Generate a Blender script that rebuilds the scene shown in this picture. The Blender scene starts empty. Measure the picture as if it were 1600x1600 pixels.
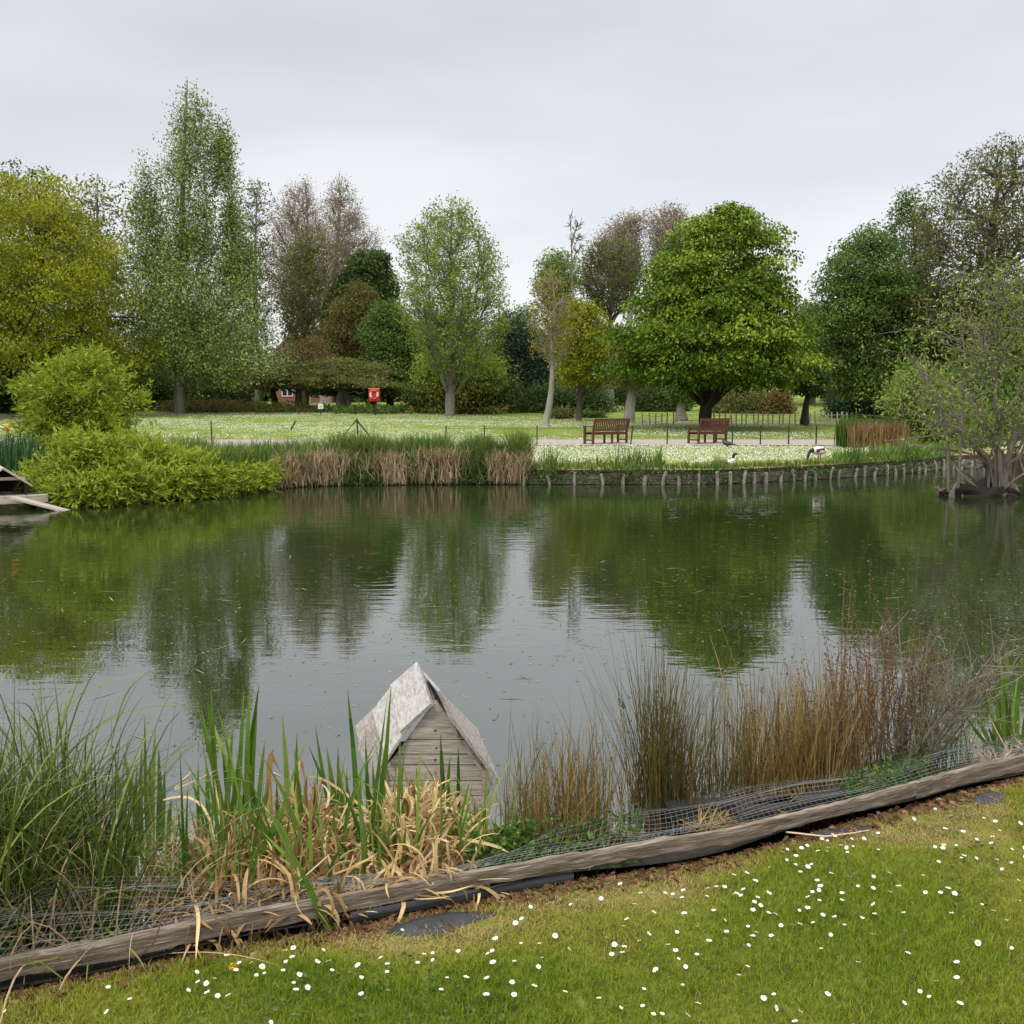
import bpy, math, random
import numpy as np
from mathutils import Vector
PI = math.pi
rad = math.radians
rng = np.random.default_rng(7)
SC = bpy.context.scene
COL = SC.collection

# ------------------------------------------------------------------ camera
CAM_Z, PITCH, F = 2.15, rad(6.2), 1600.0
cam = bpy.data.cameras.new('camera'); co = bpy.data.objects.new('camera', cam)
COL.objects.link(co); co.location = (0, 0, CAM_Z); co.rotation_euler = (rad(90) - PITCH, 0, 0)
cam.sensor_width = 36; cam.lens = 36.0; cam.clip_end = 2000; cam.clip_start = .05
SC.camera = co
cp, sp = math.cos(PITCH), math.sin(PITCH)
def ray(px, py):
    u, v = (px - 800) / F, (800 - py) / F
    return np.array([u, cp + v * sp, -sp + v * cp])
def at(px, py, Y):
    d = ray(px, py); t = Y / d[1]
    return np.array([d[0] * t, Y, CAM_Z + d[2] * t])
def atz(px, py, z):
    d = ray(px, py); t = (z - CAM_Z) / d[2]
    return np.array([d[0] * t, d[1] * t, z])
def ppm(Y): return F / (Y * 1.0)          # pixels per metre at depth Y

def H(x, y):
    x = np.asarray(x, float); y = np.asarray(y, float)
    z = np.interp(y, [0, 27, 40, 50, 62, 72, 100, 150, 600], [.36, .37, .52, .84, .98, 1.22, 1.8, 2.1, 2.2])
    hill = 2.2 * np.exp(-((x - 33) / 16) ** 2 - ((y - 112) / 22) ** 2)
    return z + hill

# ------------------------------------------------------------------ materials
def new_mat(name):
    m = bpy.data.materials.new(name); m.use_nodes = True
    n = m.node_tree; n.nodes.clear()
    return m, n, n.nodes.new('ShaderNodeOutputMaterial')
def L(t, a, b): t.links.new(a, b)
def ramp(t, cols):
    r = t.nodes.new('ShaderNodeValToRGB'); e = r.color_ramp.elements
    while len(e) < len(cols): e.new(.5)
    for i, (p, c) in enumerate(cols):
        e[i].position = p; e[i].color = (*c, 1)
    return r
def leaf_mat(name, cols, trans=.3, rough=.6, spec=.1):
    """cols: list of (tint, rgb). tint is a per-leaf attribute."""
    m, t, out = new_mat(name)
    a = t.nodes.new('ShaderNodeAttribute'); a.attribute_name = 'tint'
    r = ramp(t, cols); L(t, a.outputs['Fac'], r.inputs[0])
    p = t.nodes.new('ShaderNodeBsdfPrincipled'); p.inputs['Roughness'].default_value = rough
    p.inputs['Specular IOR Level'].default_value = spec
    L(t, r.outputs[0], p.inputs['Base Color'])
    if trans > 0:
        tr = t.nodes.new('ShaderNodeBsdfTranslucent'); L(t, r.outputs[0], tr.inputs[0])
        mx = t.nodes.new('ShaderNodeMixShader'); mx.inputs[0].default_value = trans
        L(t, p.outputs[0], mx.inputs[1]); L(t, tr.outputs[0], mx.inputs[2]); L(t, mx.outputs[0], out.inputs[0])
    else: L(t, p.outputs[0], out.inputs[0])
    return m
def noise_mat(name, cols, scale=5, rough=.8, bump=.3, stretch=(1, 1, 1), detail=6, bscale=None, spec=.3, coord='Object', dist=.01, rot=None):
    m, t, out = new_mat(name)
    tc = t.nodes.new('ShaderNodeTexCoord'); mp = t.nodes.new('ShaderNodeMapping'); mp.inputs['Scale'].default_value = stretch
    if rot is not None: mp.vector_type = 'TEXTURE'; mp.inputs['Scale'].default_value = tuple(1 / v for v in stretch); mp.inputs['Rotation'].default_value = (0, 0, rot)
    L(t, tc.outputs[coord], mp.inputs[0])
    n = t.nodes.new('ShaderNodeTexNoise'); n.inputs['Scale'].default_value = scale; n.inputs['Detail'].default_value = detail
    n.inputs['Roughness'].default_value = .65
    L(t, mp.outputs[0], n.inputs[0])
    r = ramp(t, cols); L(t, n.outputs[0], r.inputs[0])
    p = t.nodes.new('ShaderNodeBsdfPrincipled'); p.inputs['Roughness'].default_value = rough
    p.inputs['Specular IOR Level'].default_value = spec
    L(t, r.outputs[0], p.inputs['Base Color'])
    if bump:
        n2 = t.nodes.new('ShaderNodeTexNoise'); n2.inputs['Scale'].default_value = bscale or scale * 3; n2.inputs['Detail'].default_value = 5
        L(t, mp.outputs[0], n2.inputs[0])
        b = t.nodes.new('ShaderNodeBump'); b.inputs['Strength'].default_value = bump; b.inputs['Distance'].default_value = dist
        L(t, n2.outputs[0], b.inputs['Height']); L(t, b.outputs[0], p.inputs['Normal'])
    L(t, p.outputs[0], out.inputs[0])
    return m
def plain(name, c, rough=.5, metal=0, spec=.5):
    m, t, out = new_mat(name)
    tc = t.nodes.new('ShaderNodeTexCoord'); n = t.nodes.new('ShaderNodeTexNoise'); n.inputs['Scale'].default_value = 9
    L(t, tc.outputs['Object'], n.inputs[0])
    r = ramp(t, [(.3, tuple(v * .8 for v in c)), (.7, c)]); L(t, n.outputs[0], r.inputs[0])
    p = t.nodes.new('ShaderNodeBsdfPrincipled'); p.inputs['Roughness'].default_value = rough
    p.inputs['Metallic'].default_value = metal; p.inputs['Specular IOR Level'].default_value = spec
    L(t, r.outputs[0], p.inputs['Base Color']); L(t, p.outputs[0], out.inputs[0])
    return m
def hexc(r, g, b):
    f = lambda v: (v / 255 / 12.92) if v <= 10 else ((v / 255 + .055) / 1.055) ** 2.4
    return (f(r), f(g), f(b))

# ------------------------------------------------------------------ object helpers
def mesh_np(name, V, faces, mat, tint=None, parent=None, smooth=False, midx=None, loc=None):
    """faces: list of (n,k) int arrays."""
    me = bpy.data.meshes.new(name)
    V = np.asarray(V, np.float32).reshape(-1, 3)
    if loc is not None: V = V - np.asarray(loc, np.float32)
    faces = [np.asarray(f, np.int32) for f in faces if len(f)]
    tot = np.concatenate([np.full(len(f), f.shape[1], np.int32) for f in faces])
    idx = np.concatenate([f.ravel() for f in faces])
    me.vertices.add(len(V)); me.vertices.foreach_set('co', V.ravel())
    me.loops.add(len(idx)); me.loops.foreach_set('vertex_index', idx)
    me.polygons.add(len(tot))
    st = np.zeros(len(tot), np.int32); st[1:] = np.cumsum(tot)[:-1]
    me.polygons.foreach_set('loop_start', st)
    me.polygons.foreach_set('use_smooth', np.full(len(tot), smooth, bool))
    for m in (mat if isinstance(mat, (list, tuple)) else [mat]): me.materials.append(m)
    if midx is not None: me.polygons.foreach_set('material_index', np.asarray(midx, np.int32))
    if tint is not None:
        a = me.attributes.new('tint', 'FLOAT', 'FACE'); a.data.foreach_set('value', np.asarray(tint, np.float32))
    me.update(calc_edges=True); me.validate()
    o = bpy.data.objects.new(name, me); COL.objects.link(o)
    if parent is not None: o.parent = parent
    elif loc is not None: o.location = tuple(float(v) for v in loc)
    return o
def thing(name, label, cat, loc=(0, 0, 0), group=None):
    o = bpy.data.objects.new(name, None); COL.objects.link(o); o.location = tuple(float(v) for v in loc)
    o.empty_display_size = .3
    return tag(o, label, cat, group)
def tag(o, label=None, cat=None, group=None, kind=None):
    if label: o['label'] = label
    if cat: o['category'] = cat
    if group: o['group'] = group
    if kind: o['kind'] = kind
    return o
def copy_tree(o, parent=None):
    kids = list(o.children)
    c = o.copy(); COL.objects.link(c)
    if parent is not None: c.parent = parent
    for k in kids: copy_tree(k, c)
    return c
def local(root, V):
    return np.asarray(V, float).reshape(-1, 3) - np.array(root.location)

# ------------------------------------------------------------------ geometry builders (vectorised)
def norm(a): return a / (np.linalg.norm(a, axis=-1, keepdims=True) + 1e-9)
def tubes(P, R, sides=4, closed=True):
    """P (N,S,3), R (N,S) -> verts, quad faces"""
    P = np.asarray(P, float); R = np.asarray(R, float); N, S, _ = P.shape
    T = np.gradient(P, axis=1); T = norm(T)
    up = np.where(np.abs(T[..., 2:3]) > .9, np.array([1., 0, 0]), np.array([0, 0, 1.]))
    A = norm(np.cross(T, up)); B = np.cross(T, A)
    an = np.arange(sides) / sides * 2 * PI
    V = P[:, :, None] + R[:, :, None, None] * (A[:, :, None] * np.cos(an)[None, None, :, None] + B[:, :, None] * np.sin(an)[None, None, :, None])
    idx = np.arange(N * S * sides).reshape(N, S, sides)
    a = idx[:, :-1]; b = idx[:, 1:]
    q = np.stack([a, np.roll(a, -1, 2), np.roll(b, -1, 2), b], -1).reshape(-1, 4)
    return V.reshape(-1, 3), q
def bez(a, b, c, S):
    t = np.linspace(0, 1, S)[None, :, None]
    return (1 - t) ** 2 * a[:, None] + 2 * t * (1 - t) * b[:, None] + t ** 2 * c[:, None]
def leaves(C, axis, Ls, Ws):
    """rhombus leaf at C pointing along axis"""
    N = len(C); axis = norm(axis)
    s = norm(np.cross(axis, rng.normal(size=(N, 3)))); n = np.cross(axis, s)
    Ls = np.broadcast_to(Ls, (N,))[:, None]; Ws = np.broadcast_to(Ws, (N,))[:, None]
    V = np.stack([C - axis * Ls * .5, C + s * Ws * .5 + n * Ws * .12 - axis * Ls * .05, C + axis * Ls * .5, C - s * Ws * .5 + n * Ws * .12 - axis * Ls * .05], 1)
    return V.reshape(-1, 3), np.arange(N * 4).reshape(N, 4)
def ribbons(base, az, length, lean, curl, width, seg=6, power=1.6, taper=.85, kink=None, flat=None, wob=.0):
    """grass-like blades growing from base. lean, curl radians from vertical"""
    N = len(base); t = np.linspace(0, 1, seg + 1)
    th = lean[:, None] + curl[:, None] * t[None] ** power
    if kink is not None:   # (position, angle)
        th = th + kink[1][:, None] / (1 + np.exp(-(t[None] - kink[0][:, None]) * 30))
    azs = az[:, None] + wob * rng.normal(size=(N, 1)) * t[None] * 2
    ds = (length / seg)[:, None]
    thm = (th[:, 1:] + th[:, :-1]) / 2; azm = (azs[:, 1:] + azs[:, :-1]) / 2
    h = np.concatenate([np.zeros((N, 1)), np.cumsum(np.sin(thm) * ds * np.cos(azm), 1)], 1)
    k = np.concatenate([np.zeros((N, 1)), np.cumsum(np.sin(thm) * ds * np.sin(azm), 1)], 1)
    z = np.concatenate([np.zeros((N, 1)), np.cumsum(np.cos(thm) * ds, 1)], 1)
    P = base[:, None] + np.stack([h, k, z], -1)
    wa = az + PI / 2 + rng.normal(size=N) * (.5 if flat is None else flat)
    side = np.stack([np.cos(wa), np.sin(wa), np.zeros(N)], -1)[:, None]
    w = (width[:, None] * (1 - taper * t[None] ** 2.2) * np.minimum(1, .55 + t[None] * 3)) / 2
    w[:, -1] = width * .04
    V = np.stack([P - side * w[..., None], P + side * w[..., None]], 2)
    idx = np.arange(N * (seg + 1) * 2).reshape(N, seg + 1, 2)
    q = np.stack([idx[:, :-1, 0], idx[:, :-1, 1], idx[:, 1:, 1], idx[:, 1:, 0]], -1).reshape(-1, 4)
    return V.reshape(-1, 3), q
def join(parts):
    """parts: list of (V, quads, tint) -> V,F,T"""
    Vs, Fs, Ts, o = [], [], [], 0
    for V, Fq, T in parts:
        Vs.append(V); Fs.append(Fq + o); o += len(V)
        Ts.append(np.broadcast_to(np.asarray(T, float), (len(Fq),)) if np.ndim(T) == 0 else np.asarray(T))
    return np.concatenate(Vs), np.concatenate(Fs), np.concatenate(Ts)
def box(c, s, rz=0, jitter=0):
    """8 verts box centred at c size s rotated about z"""
    x, y, z = [v / 2 for v in s]
    V = np.array([[i * x, j * y, k * z] for i in (-1, 1) for j in (-1, 1) for k in (-1, 1)], float)
    if jitter: V += rng.normal(size=V.shape) * jitter
    ca, sa = math.cos(rz), math.sin(rz)
    V = V @ np.array([[ca, sa, 0], [-sa, ca, 0], [0, 0, 1]])
    Fq = np.array([[0, 1, 3, 2], [4, 6, 7, 5], [0, 4, 5, 1], [2, 3, 7, 6], [0, 2, 6, 4], [1, 5, 7, 3]])
    return V + np.asarray(c, float), Fq
def bar(a, b, w, h):
    """box from a to b with width w (horizontal) and height h"""
    a = np.asarray(a, float); b = np.asarray(b, float); t = b - a; T = t / np.linalg.norm(t)
    u = np.array([0, 0, 1.]) if abs(T[2]) < .95 else np.array([0, 1., 0])
    s = np.cross(T, u); s /= np.linalg.norm(s); n = np.cross(s, T)
    V = np.array([p + s * i * w / 2 + n * j * h / 2 for p in (a, b) for i in (-1, 1) for j in (-1, 1)])
    Fq = np.array([[0, 1, 3, 2], [4, 6, 7, 5], [0, 4, 5, 1], [2, 3, 7, 6], [0, 2, 6, 4], [1, 5, 7, 3]])
    return V, Fq
def boxes(lst):
    Vs, Fs, o = [], [], 0
    for V, Fq in lst: Vs.append(V); Fs.append(Fq + o); o += len(V)
    return np.concatenate(Vs), np.concatenate(Fs)
def slab(corners, th):
    """4 corner quad (any plane, may be warped) with thickness, subdivided 5x5"""
    c = np.asarray(corners, float); n = np.cross(c[1] - c[0], c[3] - c[0]); n /= np.linalg.norm(n)
    if n[2] < 0: n = -n
    K = 7; u = np.linspace(0, 1, K)
    top = np.array([[(c[0] * (1 - a) + c[1] * a) * (1 - b) + (c[3] * (1 - a) + c[2] * a) * b for a in u] for b in u]).reshape(-1, 3)
    top = top + n * (rng.normal(size=(len(top), 1)) * th * .015)
    bot = top - n * th
    V = np.concatenate([top, bot]); i = np.arange(K * K).reshape(K, K)
    f = []
    for a in range(K - 1):
        for b in range(K - 1):
            q = [i[a, b], i[a, b + 1], i[a + 1, b + 1], i[a + 1, b]]; f.append(q); f.append([v + K * K for v in q[::-1]])
    e = list(i[0, :]) + list(i[1:, -1]) + list(i[-1, -2::-1]) + list(i[-2:0:-1, 0])
    for k in range(len(e)):
        a, b = e[k], e[(k + 1) % len(e)]; f.append([b, a, a + K * K, b + K * K])
    return V, np.array(f)
def patch(x, y, s, seed=0):
    """cheap smooth noise in -1..1"""
    r = np.random.default_rng(seed); v = 0
    for k in range(7):
        a = r.uniform(0, 2 * PI); f = s * r.uniform(.5, 2.2); v = v + np.sin((x * np.cos(a) + y * np.sin(a)) * f + r.uniform(0, 7))
    return v / 3.2

# ------------------------------------------------------------------ trees
BARK = {
    'grey': noise_mat('bark_grey', [(.3, (.09, .08, .065)), (.7, (.24, .22, .19))], 3, bump=.6, stretch=(1, 1, .25)),
    'dark': noise_mat('bark_dark', [(.3, (.018, .016, .013)), (.7, (.055, .048, .04))], 3, bump=.6, stretch=(1, 1, .25)),
    'brown': noise_mat('bark_brown', [(.3, (.05, .04, .03)), (.7, (.14, .115, .09))], 3, bump=.6, stretch=(1, 1, .25)),
    'pale': noise_mat('bark_pale', [(.3, (.17, .155, .125)), (.7, (.36, .33, .28))], 3, bump=.5, stretch=(1, 1, .25)),
    'pink': noise_mat('bark_pink', [(.3, (.19, .155, .125)), (.7, (.34, .285, .24))], 3, bump=.4, stretch=(1, 1, .25)),
    'willow': noise_mat('bark_willow', [(.3, (.06, .05, .038)), (.7, (.22, .185, .145))], 3, bump=.6, stretch=(1, 1, .25)),
}
def sample_crown(rows, D, n, depth=1.0, shell=.5, lump=.18, seed=1, lumpf=1.0):
    """rows: [(ypx,xl,xr)...] top to bottom -> n points inside the silhouette's solid of revolution"""
    r = np.random.default_rng(seed)
    ys = np.array([q[0] for q in rows], float); xl = np.array([q[1] for q in rows], float); xr = np.array([q[2] for q in rows], float)
    w = xr - xl; yy = np.linspace(ys[0], ys[-1], 400); ww = np.interp(yy, ys, w) ** 1.5 + 1
    yp = r.choice(yy, size=n, p=ww / ww.sum()) + r.uniform(-1, 1, n)
    xc = np.interp(yp, ys, (xl + xr) / 2); R = np.interp(yp, ys, w / 2)
    ph = r.uniform(0, 2 * PI, n); u = r.uniform(0, 1, n) ** shell
    lm = 1 + lump * patch(ph * 2.2 * lumpf, yp * .045 * lumpf, 1.6, seed)
    rr = R * u * lm
    m = 1 / F * D
    X = np.array([at(a, b, D)[0] for a, b in zip(xc, yp)]); Z = np.array([at(a, b, D)[2] for a, b in zip(xc, yp)])
    return np.stack([X + rr * np.cos(ph) * m, D + rr * np.sin(ph) * m * depth, Z], 1)
def shrink(rows, D, spread, k=1.0):
    m = spread * k * F / D; o_ = []
    for i_, (y_, a, b) in enumerate(rows):
        mm = min(m, (b - a) * .3); o_.append((y_ + m * .8 * (1 - i_ / max(1, len(rows) - 1)), a + mm, b - mm))
    return o_
def skeleton(tips, trunkP, r0, n_main, n_sub, rise=.55, twig=.02, seed=1, limb=.42, jit=.06, wig=.12):
    """returns tube parts for trunk+limbs+twigs"""
    r = np.random.default_rng(seed); parts = []
    tp = np.asarray(trunkP, float)          # (S,3) trunk path bottom to top
    S = len(tp); rr = r0 * (1 - .9 * np.linspace(0, 1, S) ** 1.3); rr[0] *= 1.35
    zt = tp[:, 2]
    # resample trunk
    zz = np.concatenate([[tp[0, 2], tp[0, 2] + .02 * (tp[-1, 2] - tp[0, 2]), tp[0, 2] + .06 * (tp[-1, 2] - tp[0, 2])], np.linspace(tp[0, 2] + .12 * (tp[-1, 2] - tp[0, 2]), tp[-1, 2], 9)])
    TP = np.stack([np.interp(zz, zt, tp[:, 0]), np.interp(zz, zt, tp[:, 1]), zz], 1)
    TR = np.interp(zz, zt, rr); TR[0] = rr[0]; TR[1] = r0 * 1.08
    V, q = tubes(TP[None], TR[None], 10); parts.append((V, q, 0.))
    cen = tips[r.choice(len(tips), n_main, replace=False)]
    for _ in range(3):
        d = ((tips[:, None] - cen[None]) ** 2).sum(-1); lab = d.argmin(1)
        for k in range(n_main):
            if (lab == k).any(): cen[k] = tips[lab == k].mean(0)
    zmin, zmax = tips[:, 2].min(), tips[:, 2].max()
    for k in range(n_main):
        T = tips[lab == k]
        if len(T) < 3: continue
        c = cen[k]
        tx = np.array([np.interp(c[2], zt, tp[:, 0]), np.interp(c[2], zt, tp[:, 1])]); hd = np.linalg.norm(c[:2] - tx)
        za = np.clip(c[2] - rise * hd * 1.6 - .3, max(zmin - .15 * (zmax - zmin), tp[0, 2] + .1 * (zmax - tp[0, 2])), tp[-1, 2] * .97)
        A = np.array([np.interp(za, zt, tp[:, 0]), np.interp(za, zt, tp[:, 1]), za])
        out = c - A; mid = A + out * .5 + np.array([0, 0, -.08 * hd]) + r.normal(size=3) * hd * wig
        P = bez(A[None], mid[None], c[None], 8)[0]; P[1:-1] += r.normal(size=(6, 3)) * hd * jit * .4
        ra = np.interp(za, zt, rr) * limb * (.6 + .6 * min(1, len(T) * n_main / len(tips)))
        ra = max(ra, twig * 1.6)
        R = ra * (1 - .75 * np.linspace(0, 1, 8))
        V, q = tubes(P[None], R[None], 6); parts.append((V, q, 0.))
        ns = max(2, min(n_sub, len(T) // 3)); sc = T[r.choice(len(T), ns, replace=False)]
        sl = ((T[:, None] - sc[None]) ** 2).sum(-1).argmin(1)
        for j in range(ns):
            TT = T[sl == j]
            if len(TT) == 0: continue
            s = TT.mean(0)
            dd = np.linalg.norm(P - s, axis=1) + .35 * np.abs(np.arange(8) - 4) / 8 * np.linalg.norm(out)
            i0 = int(np.clip(dd.argmin() - 1, 1, 6)); B = P[i0]
            m2 = (B + s) / 2 + r.normal(size=3) * np.linalg.norm(s - B) * wig
            P2 = bez(B[None], m2[None], s[None], 6)[0]
            rb = max(R[i0] * .6, twig * 1.25)
            V, q = tubes(P2[None], (rb * (1 - .6 * np.linspace(0, 1, 6)))[None], 4); parts.append((V, q, 0.))
            i1 = r.integers(1, 6, len(TT)); St = P2[i1]
            m3 = (St + TT) / 2 + r.normal(size=TT.shape) * np.linalg.norm(TT - St, axis=1, keepdims=True) * wig * 1.3
            P3 = bez(St, m3, TT, 4); R3 = np.full((len(TT), 1), min(rb * .6, twig)) * np.array([[1, .8, .6, .35]])
            V, q = tubes(P3, R3, 3); parts.append((V, q, 0.))
    return parts
def clump_leaves(tips, K, spread, Ls, asp=.55, droop=.3, flat=.5, center=None, tint_amp=.25, seed=3, dens=None, tbase=.5, ztint=0, outw=.5):
    """K leaves round each tip"""
    r = np.random.default_rng(seed); n = len(tips); C = np.repeat(tips, K, 0)
    ct = np.repeat(r.normal(size=n) * tint_amp * .6, K)
    off = np.clip(r.normal(size=(n * K, 3)), -1.7, 1.7) * spread; off[:, 2] *= flat
    rho2 = (off[:, :2] ** 2).sum(1) / (spread ** 2 + 1e-9); off[:, 2] -= droop * spread * .35 * rho2
    C = C + off
    ax = norm(off * np.array([1, 1, .6])) * outw + r.normal(size=C.shape) * .55; ax[:, 2] -= droop
    ls = Ls * r.uniform(.65, 1.3, len(C))
    V, q = leaves(C, ax, ls, ls * asp)
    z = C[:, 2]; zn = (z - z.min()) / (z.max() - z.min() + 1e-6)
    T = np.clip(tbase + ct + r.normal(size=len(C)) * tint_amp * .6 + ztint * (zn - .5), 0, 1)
    return V, q, T
def make_tree(name, label, rows, base, D, lm, bark='grey', r0=.3, n=700, n_main=14, n_sub=7, K=30, spread=.5, leaf=.22,
              depth=1.0, shell=.5, lump=.18, droop=.3, flat=.5, rise=.55, twig=.02, seed=1, top=.9, limb=.42, group=None, cat='tree',
              asp=.55, tint_amp=.25, ztint=0, path=None, crowns=None, topx=None, jit=.06, wig=.12, crown=True, lumpf=1.0, leaf_fr=1.0, outw=.5, tbase=.5):
    bp = at(base[0], base[1], D); bp[2] = float(H(bp[0], D)) - .05
    root = thing(name, label, cat, bp, group)
    spread *= .8; n = int(n * 1.2)
    if crowns:
        rows = rows[0]; crowns = [(w_, shrink(rw, D, spread)) for w_, rw in crowns]; tw = sum(w_ for w_, _ in crowns)
        tips = np.concatenate([sample_crown(rw, D, int(n * w_ / tw), depth, shell, lump, seed + i_, lumpf) for i_, (w_, rw) in enumerate(crowns)])
    else: tips = sample_crown(shrink(rows, D, spread), D, n, depth, shell, lump, seed, lumpf)
    ztop = at(rows[0][1], rows[0][0], D)[2]; zb = at(0, rows[-1][0], D)[2]
    if path: tp = [bp] + [at(a, b, D) for a, b in path]
    else:
        xt = at((rows[0][1] + rows[0][2]) / 2, rows[0][0], D)[0]
        zt = bp[2] + (ztop - bp[2]) * top
        rr = np.random.default_rng(seed + 5)
        tp = [bp + np.array([0, 0, 0.]), bp + (np.array([xt, D, zt]) - bp) * np.array([.25, 0, .35]) + rr.normal(size=3) * [.1, .1, 0],
              bp + (np.array([xt, D, zt]) - bp) * np.array([.6, 0, .7]) + rr.normal(size=3) * [.15, .15, 0], np.array([xt, D, zt])]
    V, q, T = join(skeleton(tips, tp, r0, n_main, n_sub, rise, twig, seed, limb, jit, wig))
    mesh_np('trunk', V, [q], BARK[bark], parent=root, smooth=True, loc=bp)
    if crown and K > 0:
        tl = tips if leaf_fr >= 1 else tips[np.random.default_rng(seed).choice(len(tips), int(len(tips) * leaf_fr), replace=False)]
        V, q, T = clump_leaves(tl, K, spread, leaf, asp, droop, flat, None, tint_amp, seed + 1, ztint=ztint, outw=outw, tbase=tbase)
        mesh_np('crown', V, [q], lm, tint=T, parent=root, loc=bp)
    return root
def make_shrub(name, label, rows, D, lm, n=300, K=40, spread=.35, leaf=.18, shell=.35, depth=.8, seed=1, asp=.5, droop=.2, tint_amp=.25,
               bark='brown', cat='shrub', group=None, lump=.2, ztint=0, zb=None, lumpf=1., stemr=.05, outw=.5, flat=.7, tbase=.5, shoots=0, shl=.5):
    xm = (rows[-1][1] + rows[-1][2]) / 2; bp = at(xm, rows[-1][0], D)
    bp[2] = float(H(bp[0], D)) if zb is None else zb
    root = thing(name, label, cat, bp, group)
    tips = sample_crown(shrink(rows, D, spread + shl * .4 * (shoots > 0)), D, n, depth, shell, lump, seed, lumpf)
    tips[:, 2] = np.maximum(tips[:, 2], bp[2] + spread * .3)
    if zb is not None and zb < .1:
        r9 = np.random.default_rng(seed + 9); k9 = int(n * .4); px9 = r9.uniform(min(q_[1] for q_ in rows) + 12, max(q_[2] for q_ in rows) - 12, k9)
        e9 = on_bank(px9, 0); tips = np.concatenate([tips, np.stack([e9[:, 0], e9[:, 1] - r9.uniform(-.2, .35, k9), r9.uniform(.1, .55, k9)], 1)]); n = len(tips)
    r = np.random.default_rng(seed); m = min(120, n // 3); tt = tips[r.choice(n, m, replace=False)]
    St = np.tile(bp, (m, 1)) + r.normal(size=(m, 3)) * [.25, .2, 0] + [0, 0, -.05]
    wx = (tips[:, 0].max() - tips[:, 0].min()) * .3; St[:, 0] += r.uniform(-wx, wx, m)
    mid = St * .45 + tt * .55; mid[:, 2] = St[:, 2] + (tt[:, 2] - St[:, 2]) * .75
    V, q = tubes(bez(St, mid, tt, 6), np.full((m, 1), stemr) * np.linspace(1, .3, 6)[None], 4)
    mesh_np('stems', V, [q], BARK[bark], parent=root, smooth=True, loc=bp)
    V, q, T = clump_leaves(tips, K, spread, leaf, asp, droop, flat, None, tint_amp, seed + 1, ztint=ztint, outw=outw, tbase=tbase)
    if shoots:
        c_ = tips.mean(0); dd = (tips - c_) / (np.abs(tips - c_).max(0) + 1e-6); ou = np.argsort(-(dd ** 2).sum(1))[:int(n * .75)]
        st = tips[r.choice(ou, shoots)]; dr = norm(norm(st - c_) * [1, 1, .6] + r.normal(size=(shoots, 3)) * .45 + [0, 0, .45]); kk = 14
        ff = np.linspace(.15, 1, kk)[None, :, None]; ll = r.uniform(.5, 1.2, (shoots, 1, 1)) * shl
        pp = st[:, None] + dr[:, None] * ll * ff + np.array([0, 0, -.18]) * ff ** 2 * ll
        aa = dr[:, None] + r.normal(size=pp.shape) * .55; pp = (pp + aa * leaf * .3).reshape(-1, 3)
        V2, q2 = leaves(pp, aa.reshape(-1, 3), leaf * r.uniform(.7, 1.25, len(pp)), leaf * asp); T2 = np.clip(np.repeat(r.normal(.65, .2, shoots), kk) + r.normal(size=len(pp)) * .12, 0, 1)
        V, q, T = join([(V, q, T), (V2, q2, T2)])
    mesh_np('foliage', V, [q], lm, tint=T, parent=root, loc=bp)
    return root

# ================================================================== WORLD + SUN
w = bpy.data.worlds.new('World'); SC.world = w; w.use_nodes = True
t = w.node_tree; t.nodes.clear(); wo = t.nodes.new('ShaderNodeOutputWorld')
SUN_EL, SUN_AZ = rad(52), rad(215)       # azimuth clockwise from +Y
sky = t.nodes.new('ShaderNodeTexSky'); sky.sky_type = 'NISHITA'; sky.sun_disc = False
sky.sun_elevation = SUN_EL; sky.sun_rotation = SUN_AZ
b1 = t.nodes.new('ShaderNodeBackground'); b1.inputs[1].default_value = .05; L(t, sky.outputs[0], b1.inputs[0])
tc = t.nodes.new('ShaderNodeTexCoord')
mp = t.nodes.new('ShaderNodeMapping'); mp.inputs['Scale'].default_value = (1.2, 1.2, 4.5); L(t, tc.outputs['Generated'], mp.inputs[0])
nz = t.nodes.new('ShaderNodeTexNoise'); nz.inputs['Scale'].default_value = 1.5; nz.inputs['Detail'].default_value = 4; nz.inputs['Roughness'].default_value = .45; L(t, mp.outputs[0], nz.inputs[0])
cr = ramp(t, [(.36, (.565, .55, .54)), (.5, (.635, .615, .595)), (.64, (.74, .715, .685))]); L(t, nz.outputs[0], cr.inputs[0])
sx = t.nodes.new('ShaderNodeSeparateXYZ'); L(t, tc.outputs['Generated'], sx.inputs[0])
mr = t.nodes.new('ShaderNodeMapRange'); mr.inputs['From Min'].default_value = .36; mr.inputs['From Max'].default_value = .95
mr.inputs['To Min'].default_value = 1.0; mr.inputs['To Max'].default_value = 4.5; L(t, sx.outputs['Z'], mr.inputs[0])
b2 = t.nodes.new('ShaderNodeBackground'); L(t, cr.outputs[0], b2.inputs[0]); L(t, mr.outputs[0], b2.inputs[1])
ad = t.nodes.new('ShaderNodeAddShader'); L(t, b1.outputs[0], ad.inputs[0]); L(t, b2.outputs[0], ad.inputs[1]); L(t, ad.outputs[0], wo.inputs[0])
sl = bpy.data.lights.new('sun', 'SUN'); sl.energy = 1.5; sl.angle = rad(10); sl.color = (1, .96, .9)
so = bpy.data.objects.new('sun', sl); COL.objects.link(so)
sd = Vector((math.sin(SUN_AZ) * math.cos(SUN_EL), math.cos(SUN_AZ) * math.cos(SUN_EL), math.sin(SUN_EL)))
so.rotation_euler = (-sd).to_track_quat('-Z', 'Y').to_euler()
SC.view_settings.view_transform = 'Standard'; SC.view_settings.look = 'None'; SC.view_settings.exposure = 0; SC.view_settings.gamma = 1
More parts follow.
